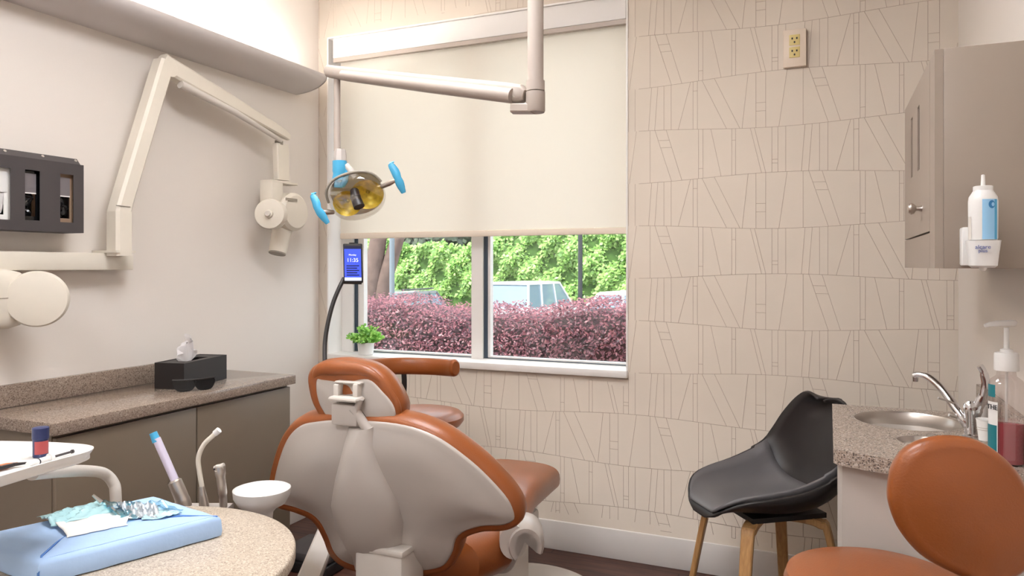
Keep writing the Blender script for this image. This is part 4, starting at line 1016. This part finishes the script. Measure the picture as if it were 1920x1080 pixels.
# ------------------------------------------------------------ assistant instruments behind the table
ID = 1.93
ih = thing('instrument_holder', 'low holder bar carrying the suction handpieces behind the stone table', 'instrument holder', D(370, 1100, ID))
zh = .70
hb0, hb1 = D(290, 975, ID+.02), D(432, 985, ID+.02)
hb0.z = hb1.z = zh
obj('holder_bar', MB().sweep([hb0, (hb0+hb1)/2, hb1], .05, .03, UP), M['shell'], ih)
pcol = hb0.lerp(hb1, .2)
obj('stand', MB().lathe([(.1, 0.0005), (.1, .02), (.03, .035), (.025, zh-.016)], (pcol.x, pcol.y, 0), (0, 0, 1), 32), M['shell_light'], ih)
def instr(name, label, cat): return thing(name, label, cat, D(370, 960, ID))
hv_ = instr('suction_tip', 'lilac high volume suction tube with blue tip, leftmost handpiece', 'suction handpiece')
A, B = D(293, 822, ID), D(330, 905, ID)
obj('tube', MB().tube([A, B], .0105, 18), mat('lilac_tube', (214, 206, 226), .35), hv_)
obj('tip', MB().tube([D(287, 811, ID), D(294, 828, ID)], [.0098, .0113], 18), M['blueplastic'], hv_, 'blue tip')
obj('valve', MB().tube(cr([D(326, 900, ID), D(336, 922, ID), D(343, 940, ID), D(346, 951, ID)], 5, False), [.0125]+[.018]*8+[.019]*7, 16), M['metal'], hv_)
se = instr('saliva_ejector', 'bent cream saliva ejector standing between the other handpieces', 'suction handpiece')
obj('ejector_tube', MB().tube(cr([D(409, 808, ID), D(398, 818, ID), D(382, 834, ID), D(372, 858, ID), D(374, 885, ID), D(380, 920, ID)], 6, False), [.0072]*5+[.0062]*26, 14), M['cream'], se)
obj('ejector_tip', MB().tube([D(411, 806, ID), D(403, 813, ID)], .0082, 14), M['white'], se)
obj('valve', MB().tube([D(378, 912, ID), D(381, 935, ID), D(383, 951, ID)], [.007, .011, .013], 14), M['metal'], se)
aw = instr('air_water_syringe', 'short grey air water syringe, rightmost handpiece', 'syringe handpiece')
obj('handle', MB().tube(cr([D(412, 874, ID), D(414, 895, ID), D(418, 930, ID), D(419, 951, ID)], 5, False), [.0135]*5+[.0115]*5+[.010]*6, 14), M['metal'], aw)
obj('head', MB().tube([D(402, 878, ID), D(420, 874, ID)], [.006, .009], 12).tube([D(412, 882, ID), D(412, 872, ID)], [.0135, .011], 14), M['shell_light'], aw)
obj('nozzle_hole', MB().tube([D(401, 880, ID-.008), D(404, 879, ID-.008)], .003, 8), M['ink'], aw)
# cuspidor
cz = D(491, 914, 2.0)
cuz = thing('cuspidor', 'white goblet shaped cuspidor bowl beside the stone table', 'cuspidor', (cz.x, cz.y, 0))
k2 = 2.0/FPX
obj('bowl', MB().lathe([(.028, -(970-912)*k2), (.03, -(958-912)*k2), (.04, -(950-912)*k2), (.062, -(942-912)*k2), (.074, -(928-912)*k2), (.076, -(914-912)*k2), (.07, -.001), (.06, -.012), (.02, -.03)], cz, (0, 0, 1), 44), M['white'], cuz)
obj('stem', MB().lathe([(.12, 0.0005), (.12, .02), (.05, .04), (.03, .1), (.0285, cz.z-(969-912)*k2)], (cz.x, cz.y, 0), (0, 0, 1), 32), M['shell_light'], cuz)

# ------------------------------------------------------------ outside
GZ = -.95
struct('outdoor_ground', MB().box((-60, 3.62, GZ-.2), (40, 90, GZ)), M['asphalt'])  # asphalt ground of the parking lot outside
sb = MB(); sb.box((-7, 3.6, GZ), (1.5, 6.6, .15)); tag(obj('planting_bed', sb, M['soil']), 'raised mulch bed under the purple hedge outside the window', 'ground')
# purple hedge
ph_ = MB()
rnd = random.Random(3)
def hedge_h(x): return 1.0+.035*math.sin(x*3.1)+.03*math.sin(x*7.3+1)
core = MB()
n = 40
rings = []
for i in range(n+1):
    x = -6.2+6.6*i/n; h = hedge_h(x)-.05
    rings.append([Vector((x, 5.35, .15)), Vector((x, 5.2, .5)), Vector((x, 5.25, h-.15)), Vector((x, 5.4, h)), Vector((x, 6.0, h)), Vector((x, 6.2, .15))])
core.loft(rings)
hg = thing('purple_hedge', 'low purple leaved hedge growing right outside the window', 'hedge', (-3, 5.6, .15))
obj('twigs', core, M['twig'], hg)
lv2 = MB()
for k in range(30000):
    x = rnd.uniform(-5.4, -.4); top = rnd.random() < .35
    h = hedge_h(x)+.05*math.sin(x*23)*rnd.random()
    if top: c = Vector((x, rnd.uniform(5.05, 5.9), h-rnd.random()**2*.1+.03)); nn = Vector((rnd.uniform(-.6, .6), -.6, 1))
    else: c = Vector((x, 5.12+rnd.uniform(-.08, .12), rnd.uniform(.2, h))); nn = Vector((rnd.uniform(-.7, .7), -1, rnd.uniform(-.2, .9)))
    if not top and c.z < .55 and rnd.random() < .45: continue
    u = Vector((rnd.uniform(-1, 1), rnd.uniform(-.5, .5), rnd.uniform(-.3, 1)))
    leaf(lv2, c, nn, u, rnd.uniform(.02, .04), rnd.uniform(.01, .018))
obj('foliage', lv2, M['purple'], hg, recalc=False)
# ivy covered wall
iv = thing('ivy_hedge', 'tall bright green ivy covered wall across the parking lot', 'hedge', (-18, 29, GZ))
def ivt(x): return 2.45+.2*math.sin(x*.9)+.15*math.sin(x*2.3)+max(0, (x+14))*.12
cc2 = MB(); rings = []
for i in range(61):
    x = -34+40*i/60; t = ivt(x)-.15
    rings.append([Vector((x, 28.3, GZ)), Vector((x, 28.2, t-.3)), Vector((x, 28.5, t)), Vector((x, 29.4, t)), Vector((x, 29.5, GZ))])
cc2.loft(rings); obj('wall_core', cc2, M['hedgecore'], iv)
l3 = MB()
for k in range(26000):
    x = rnd.uniform(-24.5, -4.5); t = ivt(x); z = GZ+1.0+(t-GZ-1.0)*rnd.random()+.05*rnd.random()
    by = 28.1+.25*math.sin(x*2.1+z*3)+.15*math.sin(x*5.3-z*4)
    c = Vector((x, by+rnd.uniform(-.1, .1), z)); nn = Vector((rnd.uniform(-.8, .8), -1, rnd.uniform(-.1, 1.2)))
    leaf(l3, c, nn, Vector((rnd.uniform(-1, 1), 0, rnd.uniform(-1, .4))), rnd.uniform(.12, .24), rnd.uniform(.08, .16))
obj('foliage', l3, M['ivy'], iv, recalc=False)
# dark trees beyond
for i, (x, y, r, h, lab) in enumerate(((-28, 38, 3.2, 2.7, 'dark tree crown behind the ivy wall, behind the two bare trunks'), (-21.1, 38, 3.2, 2.7, 'dark tree crown behind the ivy wall, over the grey car'), (-14.2, 38, 3.2, 2.7, 'dark tree crown behind the ivy wall, over the white sport utility car'), (-7.3, 38, 3.2, 2.9, 'dark tree crown behind the ivy wall, at the right window edge'))):
    t = thing('tree', lab, 'tree', (x, y, GZ), 'trees behind the ivy wall')
    obj('trunk', MB().tube([(x, y, GZ), (x+.2, y, h-1)], [.25, .15], 10), M['bark'], t)
    cr2 = MB(); cr2.lathe([(.3, -r*.8), (r*.7, -r*.5), (r*.82, 0), (r*.6, r*.5), (.3, r*.75)], (x, y, h+.6), (0, 0, 1), 16)
    obj('inner_crown', cr2, M['darkleaf'], t)
    fo = MB()
    for k in range(2600):
        d = Vector((rnd.gauss(0, 1), rnd.gauss(0, 1)-1.0, rnd.gauss(0, 1))).normalized()
        c = Vector((x, y, h+.6))+Vector((d.x*r, d.y*r, d.z*r*.85))*rnd.uniform(.82, 1.05)
        leaf(fo, c, d+Vector((rnd.uniform(-.5, .5), 0, .4)), Vector((rnd.uniform(-1, 1), .2, -.4)), rnd.uniform(.3, .5), rnd.uniform(.2, .35))
    obj('foliage', fo, M['darkleaf'], t, recalc=False)
# near trunks left
for i, (pts, r, lab) in enumerate((([(690, 600), (697, 520), (706, 470), (716, 400), (720, 330)], [.22, .17, .15, .15, .14], 'straight grey tree trunk at the left side of the window view'),
                                   ([(712, 600), (718, 540), (732, 490), (748, 440), (768, 380)], [.19, .16, .14, .13, .12], 'leaning tree trunk just right of the straight one outside'))):
    t = thing('tree', lab, 'tree', D(*pts[0], 14).xy.to_3d()+Vector((0, 0, GZ)), 'bare trunks outside the window')
    g = D(*pts[0], 14); path = [Vector((g.x, g.y, GZ))]+[D(*p, 14) for p in pts]
    path = cr(path, 5, False); m_ = len(path)
    obj('trunk', MB().tube(path, [r[0]+(r[-1]-r[0])*min(1, 1.2*j/m_) for j in range(m_)], 14), M['bark'], t)
    e = path[-1]
    obj('branch', MB().tube([path[-6], path[-6]+Vector((.6, .1, 1.0)), path[-6]+Vector((1.0, .2, 2.0))], [.07, .05, .03], 8), M['bark'], t)
# posts
def post(x, d, r, top, m, lab):
    c = D(x, 520, d); tag(obj('lamp_post', MB().tube([(c.x, c.y, GZ), (c.x, c.y, top)], r, 12).lathe([(r*2, 0), (r*2, .15)], (c.x, c.y, GZ)), m), lab, 'post', 'posts in the parking lot')
post(735, 13, .045, 4.0, M['postgrey'], 'thin pale metal post beside the leaning tree trunk outside')
post(1088, 22, .07, 6.0, M['cardark2'], 'dark lamp post right of the white car outside')
# cars
def car(name, lab, cat, org, ang, L, Wd, roof, body, boxy=True, belt=None, rails=True):
    t = thing(name, lab, cat, (org.x, org.y, GZ), 'parked cars')
    a = Vector((math.cos(ang), math.sin(ang), 0)); s = Vector((-math.sin(ang), math.cos(ang), 0))   # a = length (rear -> front)
    O = Vector((org.x, org.y, GZ)); hw = Wd/2; bz = roof*.56
    def P(l, w_, z): return O+a*l+s*w_+UP*z
    secs = [(-L/2, .35, bz-.05, .92), (-L/2+.08, .28, bz, 1), (0, .25, bz, 1), (L/2-1.1, .25, bz-.02, 1), (L/2-.3, .28, bz-.2, .97), (L/2, .35, bz-.35, .85)]
    rings = []
    for l, z0, z1, k in secs:
        h_ = hw*k
        rings.append([P(l, -h_*.9, z0), P(l, -h_, z0+.15), P(l, -h_, z1-.1), P(l, -h_*.93, z1), P(l, h_*.93, z1), P(l, h_, z1-.1), P(l, h_, z0+.15), P(l, h_*.9, z0)])
    obj('body', MB().loft(rings), body, t, sharp=30)
    # greenhouse: glass block with painted roof and pillars
    r0 = -L/2+.1; r1 = -L/2+.38; f0 = L/2-1.9; f1 = L/2-1.15
    gz0, gz1 = bz-.01, roof-.06; wb, wt = hw*.92, hw*.76
    gb = MB(); gb.loft([[P(r0, -wb, gz0), P(f1, -wb, gz0), P(f1, wb, gz0), P(r0, wb, gz0)], [P(r1, -wt, gz1), P(f0, -wt, gz1), P(f0, wt, gz1), P(r1, wt, gz1)]])
    obj('glass', gb, M['carglass'], t, 'tinted windows')
    rf = MB(); rf.loft([[P(r1-.06, -wt-.03, gz1-.03), P(f0+.08, -wt-.03, gz1-.03), P(f0+.08, wt+.03, gz1-.03), P(r1-.06, wt+.03, gz1-.03)], [P(r1+.02, -wt, gz1+.04), P(f0, -wt, gz1+.04), P(f0, wt, gz1+.04), P(r1+.02, wt, gz1+.04)], [P(r1+.2, -wt*.6, roof), P(f0-.3, -wt*.6, roof), P(f0-.3, wt*.6, roof), P(r1+.2, wt*.6, roof)]])
    obj('roof', rf, body, t)
    for sd in (-1, 1):
        for (la_, lb_, wd) in ((r0, r1, .09), (r0+.95, r1+.85, .09), (r0+2.0, r1+1.75, .06), (f1, f0, .07)):
            obj('pillar', MB().sweep([P(la_, sd*(wb+.01), gz0-.02), P(lb_, sd*(wt+.012), gz1)], wd, .05, s), body, t)
        if rails: obj('roof_rail', MB().tube([P(r1+.2, sd*wt*.95, roof+.05), P(f0-.1, sd*wt*.95, roof+.05)], .02, 8), M['cardark2'], t)
        for lx in (-L/2+.85, L/2-.9):
            w_ = obj('wheel', MB().lathe([(.25, -.1), (.34, -.09), (.34, .09), (.25, .1)], P(lx, sd*(hw-.1), .345), s, 24), M['cardark2'], t)
            obj('hubcap', MB().lathe([(.2, -.105), (.2, .105)], P(lx, sd*(hw-.1), .345), s, 16), M['metal'], w_)
    obj('tail_light', MB().box((0, 0, 0), (.05, .12, .35), .01, mtx=Matrix(((a.x, s.x, 0, P(-L/2, hw*.82, 0).x), (a.y, s.y, 0, P(-L/2, hw*.82, 0).y), (0, 0, 1, GZ+bz-.45), (0, 0, 0, 1)))), M['rust'], t)
    return t
c1 = D(1004, 540, 24.5)
car('parked_car', 'white sport utility car parked beyond the purple hedge, right pane', 'car', c1, YAW+math.radians(61), 4.5, 1.85, 1.83, M['carwhite'], rails=False)
c2 = D(768, 550, 21.5)
car('parked_car', 'dark grey car mostly hidden by the purple hedge, left pane', 'car', c2, YAW+math.radians(70), 4.5, 1.8, 1.62, M['cardark'])
c3 = D(1178, 560, 17.0)
car('parked_car', 'white car cut off by the right window edge outside', 'car', c3, YAW+math.radians(150), 4.6, 1.9, 1.75, M['carwhite'], rails=False)
